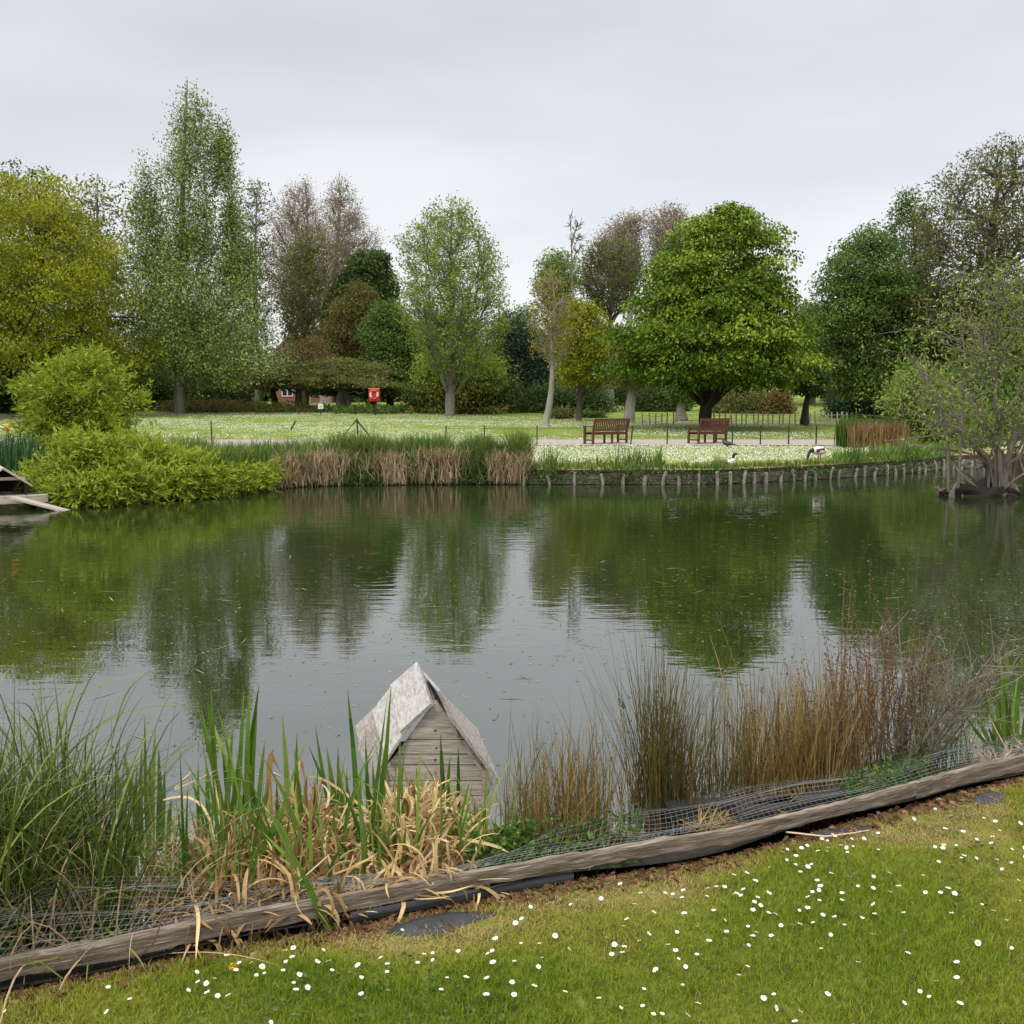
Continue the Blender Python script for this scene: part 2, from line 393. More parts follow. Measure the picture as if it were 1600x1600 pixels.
SC.cycles.max_bounces = 6; SC.cycles.transparent_max_bounces = 4; SC.cycles.diffuse_bounces = 3; SC.cycles.glossy_bounces = 3
SC.cycles.use_denoising = True

# ================================================================== SETTING
# ---- far land
bank_px = [(-900, 840), (-400, 822), (-100, 783), (0, 782), (60, 784), (110, 790), (150, 791), (250, 782), (350, 775), (430, 764), (480, 760), (560, 758), (700, 757), (820, 757),
           (1000, 757), (1090, 757), (1160, 755), (1250, 751), (1330, 746), (1400, 741), (1450, 737), (1490, 733), (1600, 730), (1750, 727), (2100, 720), (2700, 712)]
BANK = np.array([atz(a, b, 0) for a, b in bank_px])
bx_px = np.array([p[0] for p in bank_px])
def bank_at(px):        # waterline world point at image column px
    return np.array([np.interp(px, bx_px, BANK[:, k]) for k in range(3)])
offs = np.array([0, .03, .06, .4, .9, 1.6, 2.5, 4, 6, 8.5, 11, 13, 16, 19, 23, 28, 34, 40, 46, 52, 60, 68, 76, 84, 92, 100, 115, 135, 170, 240, 380, 700.])
cols = np.concatenate([[BANK[0] + (BANK[1] - BANK[0]) * s / 4 for s in range(4)]] + [[BANK[i] * (1 - s) + BANK[i + 1] * s for s in np.linspace(0, 1, 5)[:-1]] for i in range(1, len(BANK) - 1)] + [[BANK[-1]]])
G = []
for k, o_ in enumerate(offs):
    y = cols[:, 1] + o_; x = cols[:, 0] * (y / cols[:, 1]); z = H(x, y)
    if k == 0: z = z * 0 - .5
    if k == 1: z = z - .12
    G.append(np.stack([x, y, z], 1))
G = np.array(G); nr, nc = G.shape[:2]; ii = np.arange(nr * nc).reshape(nr, nc)
q = np.stack([ii[:-1, :-1], ii[:-1, 1:], ii[1:, 1:], ii[1:, :-1]], -1).reshape(-1, 4)
m_cliff = noise_mat('bank_mud', [(.3, (.015, .012, .008)), (.7, (.06, .045, .028))], 6, rough=.95)
m_far, t, out = new_mat('far_ground')
tc = t.nodes.new('ShaderNodeTexCoord'); mp = t.nodes.new('ShaderNodeMapping'); mp.inputs['Scale'].default_value = (1, .5, 1); L(t, tc.outputs['Object'], mp.inputs[0])
n1 = t.nodes.new('ShaderNodeTexNoise'); n1.inputs['Scale'].default_value = .9; n1.inputs['Detail'].default_value = 8; n1.inputs['Roughness'].default_value = .7; L(t, mp.outputs[0], n1.inputs[0])
r1 = ramp(t, [(.3, (.08, .115, .02)), (.5, (.145, .19, .035)), (.68, (.22, .26, .06))]); L(t, n1.outputs[0], r1.inputs[0])
at_ = t.nodes.new('ShaderNodeAttribute'); at_.attribute_name = 'tint'
n2 = t.nodes.new('ShaderNodeTexNoise'); n2.inputs['Scale'].default_value = 1.6; n2.inputs['Detail'].default_value = 5; L(t, mp.outputs[0], n2.inputs[0])
r2 = ramp(t, [(.35, (.13, .075, .035)), (.6, (.36, .235, .12))]); L(t, n2.outputs[0], r2.inputs[0])
ma = t.nodes.new('ShaderNodeMath'); ma.operation = 'ADD'; L(t, at_.outputs['Fac'], ma.inputs[0])
ms = t.nodes.new('ShaderNodeMath'); ms.operation = 'MULTIPLY_ADD'; ms.inputs[1].default_value = 1.6; ms.inputs[2].default_value = -.8; L(t, n1.outputs[0], ms.inputs[0]); L(t, ms.outputs[0], ma.inputs[1]); ma.use_clamp = True
mx = t.nodes.new('ShaderNodeMixRGB'); L(t, ma.outputs[0], mx.inputs[0]); L(t, r1.outputs[0], mx.inputs[1]); L(t, r2.outputs[0], mx.inputs[2])
p = t.nodes.new('ShaderNodeBsdfPrincipled'); p.inputs['Roughness'].default_value = .9; p.inputs['Specular IOR Level'].default_value = .1; L(t, mx.outputs[0], p.inputs['Base Color']); L(t, p.outputs[0], out.inputs[0])
offc = np.repeat((offs[:-1] + offs[1:]) / 2, nc - 1)
ft = np.where(offc < 1.8, .9, np.where(offc < 2.6, .35, -.6))
o = mesh_np('park_ground', G.reshape(-1, 3), [q], [m_far, m_cliff], tint=ft, smooth=False, midx=(offc < .05).astype(int)); tag(o, kind='structure')
# ---- near lawn
bt_px = [(-700, 1650), (-300, 1565), (40, 1497), (130, 1482), (320, 1441), (500, 1409), (700, 1373), (860, 1345), (1000, 1322), (1150, 1297), (1250, 1273), (1347, 1249), (1431, 1228), (1500, 1207), (1600, 1184), (1750, 1150), (2100, 1090)]
EDGE = np.array([atz(a, b, .565) for a, b in bt_px])
GZ = .50
def edge_y(x): return np.interp(x, EDGE[:, 0], EDGE[:, 1])
def near_z(x, y):
    d = edge_y(x) - y
    return GZ + .008 * patch(np.asarray(x), np.asarray(y), 3.0, 5) - .025 * np.exp(-(d / .12) ** 2)
xs = np.concatenate([[-60, -20, -8], np.linspace(-4, 8, 121), [12, 30, 80]])
rows_ = [0, .05, .1, .15, .2, .3, .4, .5, .65, .8, 1, 1.25, 1.5, 2, 2.5, 3.2, 4.5, 8, 20, 60]
G = np.array([[(x, edge_y(x) - r_, near_z(x, edge_y(x) - r_)) for x in xs] for r_ in rows_])
nr, nc = G.shape[:2]; ii = np.arange(nr * nc).reshape(nr, nc)
q = np.stack([ii[:-1, :-1], ii[1:, :-1], ii[1:, 1:], ii[:-1, 1:]], -1).reshape(-1, 4)
m_soil = noise_mat('lawn_soil', [(.3, (.045, .04, .015)), (.5, (.10, .115, .02)), (.7, (.17, .18, .04))], 9, rough=.95, bump=.8, detail=10, dist=.02, spec=.1)
o = mesh_np('lawn', G.reshape(-1, 3), [q], m_soil); tag(o, kind='structure')
# ---- planted ledge behind the timber edging
lx = np.linspace(-6, 10, 161); lo = [-.02, .1, .25, .45, .7, .95, 1.15, 1.4, 1.7, 2.4]
lz = [.51, .475, .42, .35, .25, .14, .05, -.07, -.16, -.4]
def ledge_z(x, d): return np.interp(d, lo, lz) + .03 * patch(x, d * 3, 3.5, 9)
G = np.array([[(x, edge_y(x) + d, ledge_z(x, d)) for x in lx] for d in lo]); nr, nc = G.shape[:2]; ii = np.arange(nr * nc).reshape(nr, nc)
q = np.stack([ii[:-1, :-1], ii[:-1, 1:], ii[1:, 1:], ii[1:, :-1]], -1).reshape(-1, 4)
m_mud = noise_mat('mud', [(.3, (.008, .007, .005)), (.6, (.025, .019, .012)), (.8, (.07, .05, .028))], 14, rough=.8, bump=.9, dist=.02)
o = mesh_np('pond_margin', G.reshape(-1, 3), [q], m_mud); tag(o, kind='structure')
# ---- water
m_w, t, out = new_mat('water')
tc = t.nodes.new('ShaderNodeTexCoord')
def wn(scale, st, det, rot=0):
    mp = t.nodes.new('ShaderNodeMapping'); mp.inputs['Scale'].default_value = st; mp.inputs['Rotation'].default_value = (0, 0, rot); L(t, tc.outputs['Object'], mp.inputs[0])
    n = t.nodes.new('ShaderNodeTexNoise'); n.inputs['Scale'].default_value = scale; n.inputs['Detail'].default_value = det; n.inputs['Roughness'].default_value = .5; L(t, mp.outputs[0], n.inputs[0]); return n
na = wn(1.0, (1.6, 5.0, 1), 2, .12); nb = wn(1.0, (6, 14, 1), 1, -.1); nc_ = wn(.12, (1, 1.6, 1), 2)
rf = ramp(t, [(.42, (.12,) * 3), (.62, (1.,) * 3)]); L(t, nc_.outputs[0], rf.inputs[0])   # calm and breezy patches
geo = t.nodes.new('ShaderNodeNewGeometry'); sg = t.nodes.new('ShaderNodeSeparateXYZ'); L(t, geo.outputs['Position'], sg.inputs[0])
my = t.nodes.new('ShaderNodeMapRange'); my.inputs['From Min'].default_value = 6; my.inputs['From Max'].default_value = 19; my.inputs['To Min'].default_value = .13; my.inputs['To Max'].default_value = 1.0; L(t, sg.outputs['Y'], my.inputs[0])
mm = t.nodes.new('ShaderNodeMath'); mm.operation = 'MULTIPLY'; L(t, rf.outputs[0], mm.inputs[0]); L(t, my.outputs[0], mm.inputs[1])
mb = t.nodes.new('ShaderNodeMath'); mb.operation = 'MULTIPLY'; L(t, nb.outputs[0], mb.inputs[0]); L(t, mm.outputs[0], mb.inputs[1])
m3 = t.nodes.new('ShaderNodeMath'); m3.operation = 'MULTIPLY'; L(t, na.outputs[0], m3.inputs[0]); L(t, my.outputs[0], m3.inputs[1])
m4 = t.nodes.new('ShaderNodeMath'); m4.operation = 'MULTIPLY_ADD'; L(t, mb.outputs[0], m4.inputs[0]); m4.inputs[1].default_value = .55; L(t, m3.outputs[0], m4.inputs[2])
bp_ = t.nodes.new('ShaderNodeBump'); bp_.inputs['Strength'].default_value = 1; bp_.inputs['Distance'].default_value = .0046; L(t, m4.outputs[0], bp_.inputs['Height'])
p = t.nodes.new('ShaderNodeBsdfPrincipled'); p.inputs['Base Color'].default_value = (.015, .024, .007, 1); p.inputs['Roughness'].default_value = .01; p.inputs['IOR'].default_value = 4.0
L(t, bp_.outputs[0], p.inputs['Normal']); L(t, p.outputs[0], out.inputs[0])
V = np.array([(-90, 1, 0), (90, 1, 0), (90, 60, 0), (-90, 60, 0)], float)
o = mesh_np('water', V, [np.array([[0, 1, 2, 3]])], m_w); tag(o, kind='structure')
# ---- path
m_path = noise_mat('path_asphalt', [(.3, (.24, .205, .175)), (.7, (.35, .31, .27))], 12, rough=.95, bump=.2, spec=.1)
px_ = np.linspace(-60, 80, 60)
def path_y(x): return 38.0 - .01 * np.maximum(x - 10, 0) ** 1.5 + 0 * x
G = np.array([[(x, path_y(x) + d, float(H(x, path_y(x) + d)) + .02) for x in px_] for d in (0, 1.2, 2.4, 3.6)]); nr, nc = G.shape[:2]; ii = np.arange(nr * nc).reshape(nr, nc)
q = np.stack([ii[:-1, :-1], ii[:-1, 1:], ii[1:, 1:], ii[1:, :-1]], -1).reshape(-1, 4)
o = mesh_np('path', G.reshape(-1, 3), [q], m_path); tag(o, kind='structure')

# ---- far lawn: daisies and grass, uncountable
m_daisyfar = leaf_mat('daisy_petal_far', [(0, (.55, .56, .46)), (1, (.80, .80, .74))], 0.1, .7)
def lawn_edge(x, y=None):       # far edge of the daisy lawn (depth)
    return np.interp(x / np.maximum(1, 60), [-.4, -.12, .02, .14, .4], [79, 74, 66, 61, 60])
N = 200000
u = rng.uniform(0, 1, N); yy = 27.5 + 52 * u ** 1.15; xx = rng.uniform(-.62, .62, N) * yy
bk = np.interp(xx / yy * F + 800, bx_px, BANK[:, 1])
dn = .5 + .45 * patch(xx * .5, yy, 1.1, 3) + .35 * patch(xx, yy * .6, 3.0, 4) + 1.3 * np.exp(-((yy - 33.6) / 3.6) ** 2) + np.where((yy > 46) & (yy < 50) & (np.abs(xx - 8) < 9), -.6, 0)
inpath = (yy > path_y(xx) - .1) & (yy < path_y(xx) + 3.7)
ok = (yy > bk + 2.3 + .5 * patch(xx, yy * 0, 1.3, 8)) & (yy < lawn_edge(xx)) & ~inpath & (rng.uniform(0, 1, N) < dn)
# shade of the bright round tree grows fewer daisies
xx, yy = xx[ok], yy[ok]; n = len(xx)
C = np.stack([xx, yy, H(xx, yy) + rng.uniform(.03, .06, n)], 1)
ax = np.stack([rng.normal(size=n), rng.normal(size=n) * .4, rng.normal(size=n) * .25], 1)
V, q = leaves(C, ax, .042, .034)
o = mesh_np('daisy_carpet', V, [q], m_daisyfar, tint=rng.uniform(0, 1, n)); tag(o, 'carpet of white daisies over the lawn across the pond', kind='stuff')
m_grassfar = leaf_mat('grass_far', [(0, (.08, .12, .02)), (.6, (.18, .235, .04)), (1, (.32, .33, .09))], .25)
N = 90000; yy = 27.5 + 52 * rng.uniform(0, 1, N); xx = rng.uniform(-.62, .62, N) * yy
bk = np.interp(xx / yy * F + 800, bx_px, BANK[:, 1]); inpath = (yy > path_y(xx) - .05) & (yy < path_y(xx) + 3.65)
ok = (yy > bk + 2.0) & ~inpath & (yy < 79); xx, yy = xx[ok], yy[ok]; n = len(xx)
B = np.stack([xx, yy, H(xx, yy)], 1)
V, q = ribbons(B, rng.uniform(0, 2 * PI, n), rng.uniform(.04, .09, n), rng.uniform(0, .5, n), rng.uniform(0, .8, n), np.full(n, .022), 1)
o = mesh_np('park_grass', V, [q], m_grassfar, tint=rng.uniform(0, 1, n)); tag(o, 'short grass of the lawn across the pond', kind='stuff')

# ================================================================== TREES
G_ = lambda *c: [(i / (len(c) - 1), v) for i, v in enumerate(c)]
LM = {
    'yellowgreen': leaf_mat('leaf_yellow_green', G_((.10, .125, .01), (.215, .245, .016), (.37, .38, .035))),
    'poplar': leaf_mat('leaf_poplar', G_((.055, .10, .016), (.155, .23, .04), (.38, .46, .17))),
    'pink': leaf_mat('leaf_bronze', G_((.17, .13, .075), (.28, .22, .14), (.42, .345, .25))),
    'fresh': leaf_mat('leaf_fresh', G_((.09, .15, .02), (.20, .29, .04), (.33, .43, .08))),
    'chestnut': leaf_mat('leaf_chestnut', G_((.03, .07, .007), (.10, .175, .014), (.25, .33, .035)), .18, .5),
    'dark': leaf_mat('leaf_dark_green', G_((.02, .042, .012), (.05, .09, .022), (.11, .165, .045))),
    'mid': leaf_mat('leaf_mid_green', G_((.04, .08, .016), (.095, .165, .032), (.19, .27, .065))),
    'olive': leaf_mat('leaf_olive', G_((.07, .08, .022), (.14, .15, .04), (.24, .24, .075))),
    'brown': leaf_mat('leaf_brown', G_((.07, .07, .02), (.14, .13, .035), (.23, .20, .06))),
    'rust': leaf_mat('leaf_rust', G_((.10, .075, .03), (.18, .125, .05), (.24, .21, .07))),
    'willow': leaf_mat('leaf_willow', G_((.10, .145, .01), (.21, .275, .02), (.36, .43, .06))),
    'sallow': leaf_mat('leaf_sallow', G_((.08, .12, .018), (.165, .225, .038), (.29, .36, .085))),
    'yellow': leaf_mat('leaf_yellow', G_((.10, .10, .02), (.23, .20, .035), (.40, .30, .06))),
    'blue': leaf_mat('leaf_blue_green', G_((.02, .045, .025), (.045, .085, .045), (.09, .14, .07))),
}
# back rows
make_tree('broadleaf_tree', 'dark blue-green treetop showing above the yellow-green maple', [(243, 0, 60), (262, -30, 80), (290, -40, 110), (360, -60, 180), (600, -80, 200)], (30, 632), 98, LM['dark'],
          n=700, K=22, spread=.7, leaf=.32, seed=11, bark='dark', r0=.5)
make_tree('broadleaf_tree', 'olive treetop with loose twigs just right of the dark treetop, over the maple', [(262, 140, 160), (290, 110, 200), (340, 100, 225), (450, 90, 235), (600, 90, 235)], (170, 632), 92, LM['olive'],
          n=500, K=10, spread=.6, leaf=.3, seed=12, r0=.4, lump=.4)
make_tree('maple_tree', 'wide yellow-green maple with short dark trunk behind the round willow bush',
          [(262, 40, 80), (280, -40, 130), (310, -90, 165), (350, -120, 180), (420, -140, 195), (500, -150, 212), (560, -150, 232), (600, -130, 215)], (50, 630), 68, LM['yellowgreen'],
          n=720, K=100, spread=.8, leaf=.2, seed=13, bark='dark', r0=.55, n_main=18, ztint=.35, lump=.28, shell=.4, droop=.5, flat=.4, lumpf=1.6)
make_tree('bare_tree', 'thin grey-twigged tree sticking out right of the poplar', [(275, 385, 415), (300, 372, 425), (350, 370, 430), (450, 365, 440), (540, 370, 430)], (400, 640), 88, LM['olive'],
          n=700, K=5, spread=.4, leaf=.22, seed=14, r0=.3, twig=.03, tint_amp=.3)
# twin bronze poplars
make_tree('bronze_poplar', 'bronze-pink budding poplar beside the green poplar, twin on the lighthouse side'.replace(', twin on the lighthouse side', ''),
          [(275, 468, 492), (300, 435, 500), (340, 415, 512), (400, 410, 520), (460, 418, 525), (500, 440, 520)], (478, 638), 108, LM['pink'],
          n=1900, K=9, spread=.42, leaf=.17, seed=15, bark='pink', r0=.5, twig=.035, rise=1.0, n_main=20, shell=.6, flat=1.2, droop=0, wig=.06)
make_tree('bronze_poplar', 'taller bronze-pink budding poplar rising above the dark cypress',
          [(265, 525, 538), (290, 505, 556), (330, 490, 576), (370, 480, 600), (420, 478, 602), (470, 485, 580), (500, 490, 560)], (508, 638), 106, LM['pink'],
          n=1900, K=8, spread=.42, leaf=.17, seed=16, bark='pink', r0=.5, twig=.035, rise=1.0, n_main=20, shell=.6, flat=1.2, droop=0, wig=.06)
make_tree('broadleaf_tree', 'small olive-leaved tree standing before the bronze poplars', [(352, 455, 500), (380, 440, 525), (430, 425, 530), (500, 425, 540), (560, 430, 540), (600, 440, 520)], (476, 638), 92, LM['olive'],
          n=900, K=12, spread=.5, leaf=.24, seed=17, r0=.35, lump=.35)
make_tree('cypress_tree', 'dense dark green cypress with rounded dome top', [(388, 560, 600), (400, 545, 612), (430, 530, 618), (470, 515, 622), (520, 500, 632), (570, 490, 640), (612, 480, 640)], (580, 640), 92, LM['dark'],
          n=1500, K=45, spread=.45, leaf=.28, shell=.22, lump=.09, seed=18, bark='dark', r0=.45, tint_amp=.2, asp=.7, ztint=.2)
make_tree('broadleaf_tree', 'brown-leaved tree covering the flank of the dark cypress', [(425, 560, 575), (450, 535, 588), (480, 515, 590), (520, 490, 585), (560, 480, 580), (590, 480, 560)], (530, 640), 86, LM['brown'],
          n=800, K=26, spread=.6, leaf=.22, seed=19, r0=.3, shell=.45, lump=.5, lumpf=2)
make_tree('broadleaf_tree', 'mid-green bushy tree at the foot of the dark cypress', [(462, 590, 615), (490, 575, 640), (530, 570, 652), (580, 560, 655), (610, 560, 650)], (610, 641), 82, LM['mid'],
          n=900, K=34, spread=.6, leaf=.22, seed=20, r0=.25, shell=.35, lump=.45, lumpf=2, bark='dark')
make_tree('acer_tree', 'rust-red spreading acer in front of the dark-roofed house', [(520, 470, 500), (540, 430, 530), (565, 400, 548), (590, 400, 550), (602, 410, 540)], (467, 642), 80, LM['rust'],
          n=550, K=16, spread=.6, leaf=.2, seed=21, r0=.25, flat=.3, droop=.1, lump=.5, lumpf=2, shell=.6)
make_tree('cedar_tree', 'low olive cedar with flat layered branches behind the red lifebuoy', [(548, 480, 560), (565, 450, 600), (590, 440, 628), (604, 450, 640)], (545, 642), 78, LM['olive'],
          n=500, K=34, spread=.8, leaf=.2, seed=22, r0=.25, flat=.13, droop=.12, lump=.55, lumpf=2, shell=.6)
make_tree('acer_tree', 'small rusty-green acer with a short dark trunk beside the poplar', [(572, 400, 440), (588, 385, 470), (604, 385, 475)], (434, 632), 79, LM['rust'],
          n=300, K=24, spread=.45, leaf=.2, seed=23, r0=.28, bark='dark', flat=.3)
# poplar
PLUMES = [(1.5, [(104, 289, 297), (118, 284, 304), (140, 276, 316), (165, 268, 328), (195, 258, 338), (240, 250, 345), (300, 240, 345), (400, 230, 350)]),
          (.5, [(188, 338, 350), (205, 328, 366), (240, 322, 372), (270, 330, 374), (310, 344, 380), (360, 345, 388)]),
          (.75, [(245, 214, 236), (265, 205, 250), (300, 198, 256), (350, 196, 262), (400, 196, 268), (440, 196, 270)]),
          (.8, [(330, 340, 384), (370, 335, 395), (420, 335, 408), (450, 340, 412)]),
          (4.2, [(360, 240, 345), (400, 205, 372), (450, 196, 405), (500, 198, 430), (545, 205, 438), (580, 225, 430), (598, 260, 390)])]
POP = [(108, 286, 298), (130, 275, 316), (160, 268, 330), (195, 258, 340), (230, 246, 368), (262, 215, 372), (300, 200, 380), (350, 198, 388), (400, 196, 396), (450, 196, 408), (500, 198, 430), (545, 208, 436), (578, 235, 425), (592, 270, 380)]
make_tree('poplar_tree', 'tall silvery-green poplar rising above all other trees', [POP], (281, 644), 72, LM['poplar'],
          n=1400, K=46, spread=.45, leaf=.18, seed=24, bark='grey', r0=.33, n_main=38, n_sub=6, rise=1.5, shell=.55, lump=.3, flat=1.5, droop=.0, top=.97, limb=.22, tint_amp=.45, lumpf=1.6, depth=.85, tbase=.58, crowns=PLUMES, topx=(108, 292))
# light open tree
make_tree('lime_tree', 'open pale-green tree with a straight trunk before the dark hedge', [(305, 690, 722), (325, 660, 752), (360, 628, 775), (400, 612, 790), (450, 610, 800), (500, 615, 808), (545, 640, 790), (580, 660, 760)], (702, 652), 67, LM['fresh'],
          n=1700, K=11, spread=.25, leaf=.17, seed=25, bark='grey', r0=.27, n_main=26, n_sub=7, rise=1.15, twig=.025, shell=.5, lump=.15, flat=1., droop=0, wig=.05, top=.93, limb=.36)
# middle group
make_tree('bare_tree', 'leafless forked sapling crown poking above the pollard', [(316, 884, 900), (340, 872, 922), (370, 878, 930), (400, 885, 920)], (905, 655), 75, LM['brown'],
          n=90, K=0, seed=26, bark='grey', r0=.16, twig=.035, n_main=5, n_sub=4, rise=1.2)
make_tree('bronze_poplar', 'bronze-pink twiggy poplar behind the fan-shaped pollard', [(328, 985, 1005), (342, 950, 1015), (365, 930, 1012), (400, 925, 1010), (440, 930, 1000)], (975, 650), 105, LM['pink'],
          n=1300, K=6, spread=.45, leaf=.2, seed=27, bark='pink', r0=.4, twig=.035, rise=1., shell=.6, flat=1.2, droop=0, wig=.06)
make_tree('bronze_poplar', 'bronze-pink twiggy poplar half hidden by the bright chestnut', [(318, 1045, 1072), (326, 1010, 1080), (360, 1000, 1090), (420, 1000, 1090)], (1035, 650), 104, LM['pink'],
          n=1000, K=7, spread=.45, leaf=.2, seed=28, bark='pink', r0=.4, twig=.035, rise=1., shell=.6, flat=1.2, droop=0, wig=.06)
make_tree('pollard_tree', 'thick-trunked olive pollard fanning out left of the bright chestnut', [(370, 925, 985), (385, 908, 1008), (420, 895, 1015), (460, 898, 1010), (490, 910, 990)], (948, 655), 82, LM['olive'],
          n=1600, K=5, spread=.42, leaf=.19, seed=29, bark='grey', r0=.5, n_main=22, n_sub=8, rise=1.5, twig=.035, shell=.45, lump=.15, limb=.3, top=.62, droop=0, wig=.05)
make_tree('broadleaf_tree', 'loose blue-green tree filling the gap beside the pollard', [(382, 855, 885), (400, 835, 905), (440, 828, 912), (480, 840, 905), (520, 850, 900)], (880, 655), 78, LM['poplar'],
          n=600, K=12, spread=.45, leaf=.2, seed=30, r0=.2, lump=.35)
make_tree('sapling_tree', 'slender tree with curved pale trunk and sparse yellowish leaves', [(415, 845, 875), (440, 825, 895), (480, 818, 905), (520, 822, 905), (560, 830, 895)], (852, 672), 51, LM['yellow'],
          n=420, K=5, spread=.22, leaf=.13, seed=31, bark='pale', r0=.2, path=[(853, 655), (860, 630), (863, 590), (862, 540), (868, 480), (862, 425)], twig=.02, n_main=12, rise=1.1, limb=.4)
make_tree('birch_tree', 'yellow-green leafy tree left of the first bench, with a thin straight trunk', [(462, 885, 930), (490, 868, 955), (530, 855, 975), (570, 858, 985), (600, 870, 975)], (904, 660), 61, LM['yellowgreen'],
          n=900, K=17, spread=.34, leaf=.16, seed=32, bark='brown', r0=.16, n_main=16, shell=.45, lump=.25)
make_tree('stout_tree', 'tree with pale stout trunk rising behind the first bench', [(520, 965, 1000), (545, 950, 1010), (580, 950, 1015), (605, 955, 1010)], (982, 666), 57, LM['olive'],
          n=350, K=12, spread=.35, leaf=.16, seed=33, bark='pale', r0=.27)
# chestnut
CH = [(306, 1118, 1164), (322, 1076, 1194), (352, 1046, 1214), (392, 1024, 1220), (435, 1004, 1224), (475, 985, 1232), (510, 970, 1250), (545, 964, 1260), (570, 966, 1264), (584, 990, 1250), (596, 1020, 1230)]
make_tree('chestnut_tree', 'large bright green rounded chestnut standing behind the second bench', CH, (1100, 669), 50, LM['chestnut'],
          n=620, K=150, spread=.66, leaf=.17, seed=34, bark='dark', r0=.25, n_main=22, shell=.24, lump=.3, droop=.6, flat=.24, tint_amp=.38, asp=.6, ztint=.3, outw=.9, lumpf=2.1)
make_tree('stump_tree', 'small pale-trunked tree under the edge of the bright chestnut', [(590, 1050, 1090), (605, 1040, 1100), (625, 1045, 1098)], (1065, 660), 60, LM['mid'],
          n=150, K=24, spread=.35, leaf=.18, seed=35, bark='pale', r0=.32, twig=.02)
# right group
make_tree('chestnut_tree', 'dark green layered chestnut between the bright chestnut and the bare alder', [(338, 1352, 1372), (360, 1308, 1400), (400, 1285, 1425), (440, 1262, 1440), (480, 1260, 1450), (530, 1262, 1450), (580, 1262, 1450), (615, 1280, 1440)], (1390, 668), 58, LM['mid'],
          n=620, K=72, spread=.6, leaf=.18, seed=36, bark='dark', r0=.4, n_main=20, shell=.5, lump=.42, droop=.6, flat=.28, outw=.9, lumpf=1.3)
make_tree('young_tree', 'young dark-trunked tree standing alone by the paling fence', [(560, 1245, 1275), (585, 1235, 1290), (612, 1235, 1295)], (1256, 674), 53, LM['dark'],
          n=200, K=30, spread=.35, leaf=.18, seed=37, bark='dark', r0=.19, twig=.02)
make_tree('alder_tree', 'tall half-bare alder with dark limbs reaching past the frame edge', [(203, 1545, 1590), (230, 1500, 1625), (265, 1465, 1655), (310, 1430, 1670), (360, 1410, 1690), (420, 1405, 1700), (480, 1410, 1700), (540, 1420, 1700), (590, 1440, 1680)], (1520, 672), 56, LM['olive'],
          n=2600, K=9, spread=.36, leaf=.17, seed=38, bark='brown', r0=.42, n_main=30, n_sub=8, rise=.5, twig=.028, shell=.6, lump=.22, limb=.38, jit=.16, wig=.2)
make_tree('broadleaf_tree', 'loose small-leaved tree with dark twig tips beside the alder', [(282, 1412, 1440), (310, 1385, 1455), (360, 1375, 1470), (420, 1380, 1480), (500, 1380, 1480)], (1430, 668), 62, LM['mid'],
          n=700, K=9, spread=.35, leaf=.18, seed=39, bark='dark', r0=.2, lump=.3, wig=.2)
make_tree('broadleaf_tree', 'dark leafy tree behind the foot of the tall alder', [(480, 1500, 1560), (510, 1480, 1640), (560, 1460, 1700), (620, 1450, 1720), (650, 1450, 1720)], (1600, 668), 64, LM['dark'],
          n=900, K=35, spread=.5, leaf=.24, seed=40, bark='dark', r0=.3, shell=.3)

for k_, (lab_, rw_, bs_, D_, lm_, n_, K_, sp_) in enumerate([
    ('mid-green tree filling in behind the poplar trunk', [(440, 215, 260), (480, 190, 330), (530, 185, 420), (580, 190, 430), (610, 200, 430)], (300, 640), 96, 'mid', 650, 40, .8),
    ('soft green tree between the open pale tree and the curved sapling', [(470, 800, 835), (500, 780, 855), (550, 765, 870), (600, 765, 870), (635, 770, 870)], (815, 640), 96, 'mid', 450, 40, .75),
    ('fresh green tree standing behind the open pale-green tree', [(470, 640, 700), (500, 625, 770), (550, 625, 790), (610, 630, 790)], (690, 640), 98, 'fresh', 550, 34, .8),
    ('dark green tree closing the gap behind the two bench trees', [(500, 920, 985), (540, 900, 1030), (590, 900, 1045), (640, 905, 1045)], (975, 640), 94, 'dark', 500, 40, .75),
    ('leafy tree filling the gap between the bright and the dark chestnut', [(462, 1245, 1275), (500, 1225, 1310), (550, 1215, 1330), (600, 1220, 1330)], (1268, 648), 84, 'mid', 480, 40, .7),
    ('olive thicket tree behind the sprawling willow', [(440, 1440, 1500), (490, 1420, 1620), (560, 1410, 1680), (640, 1420, 1680)], (1530, 668), 60, 'olive', 700, 30, .55)]):
    make_tree('broadleaf_tree', lab_, rw_, bs_, D_, LM[lm_], n=n_, K=K_, spread=sp_, leaf=.22, seed=140 + k_, r0=.25, shell=.45, lump=.4, lumpf=1.8, droop=.45, flat=.45)
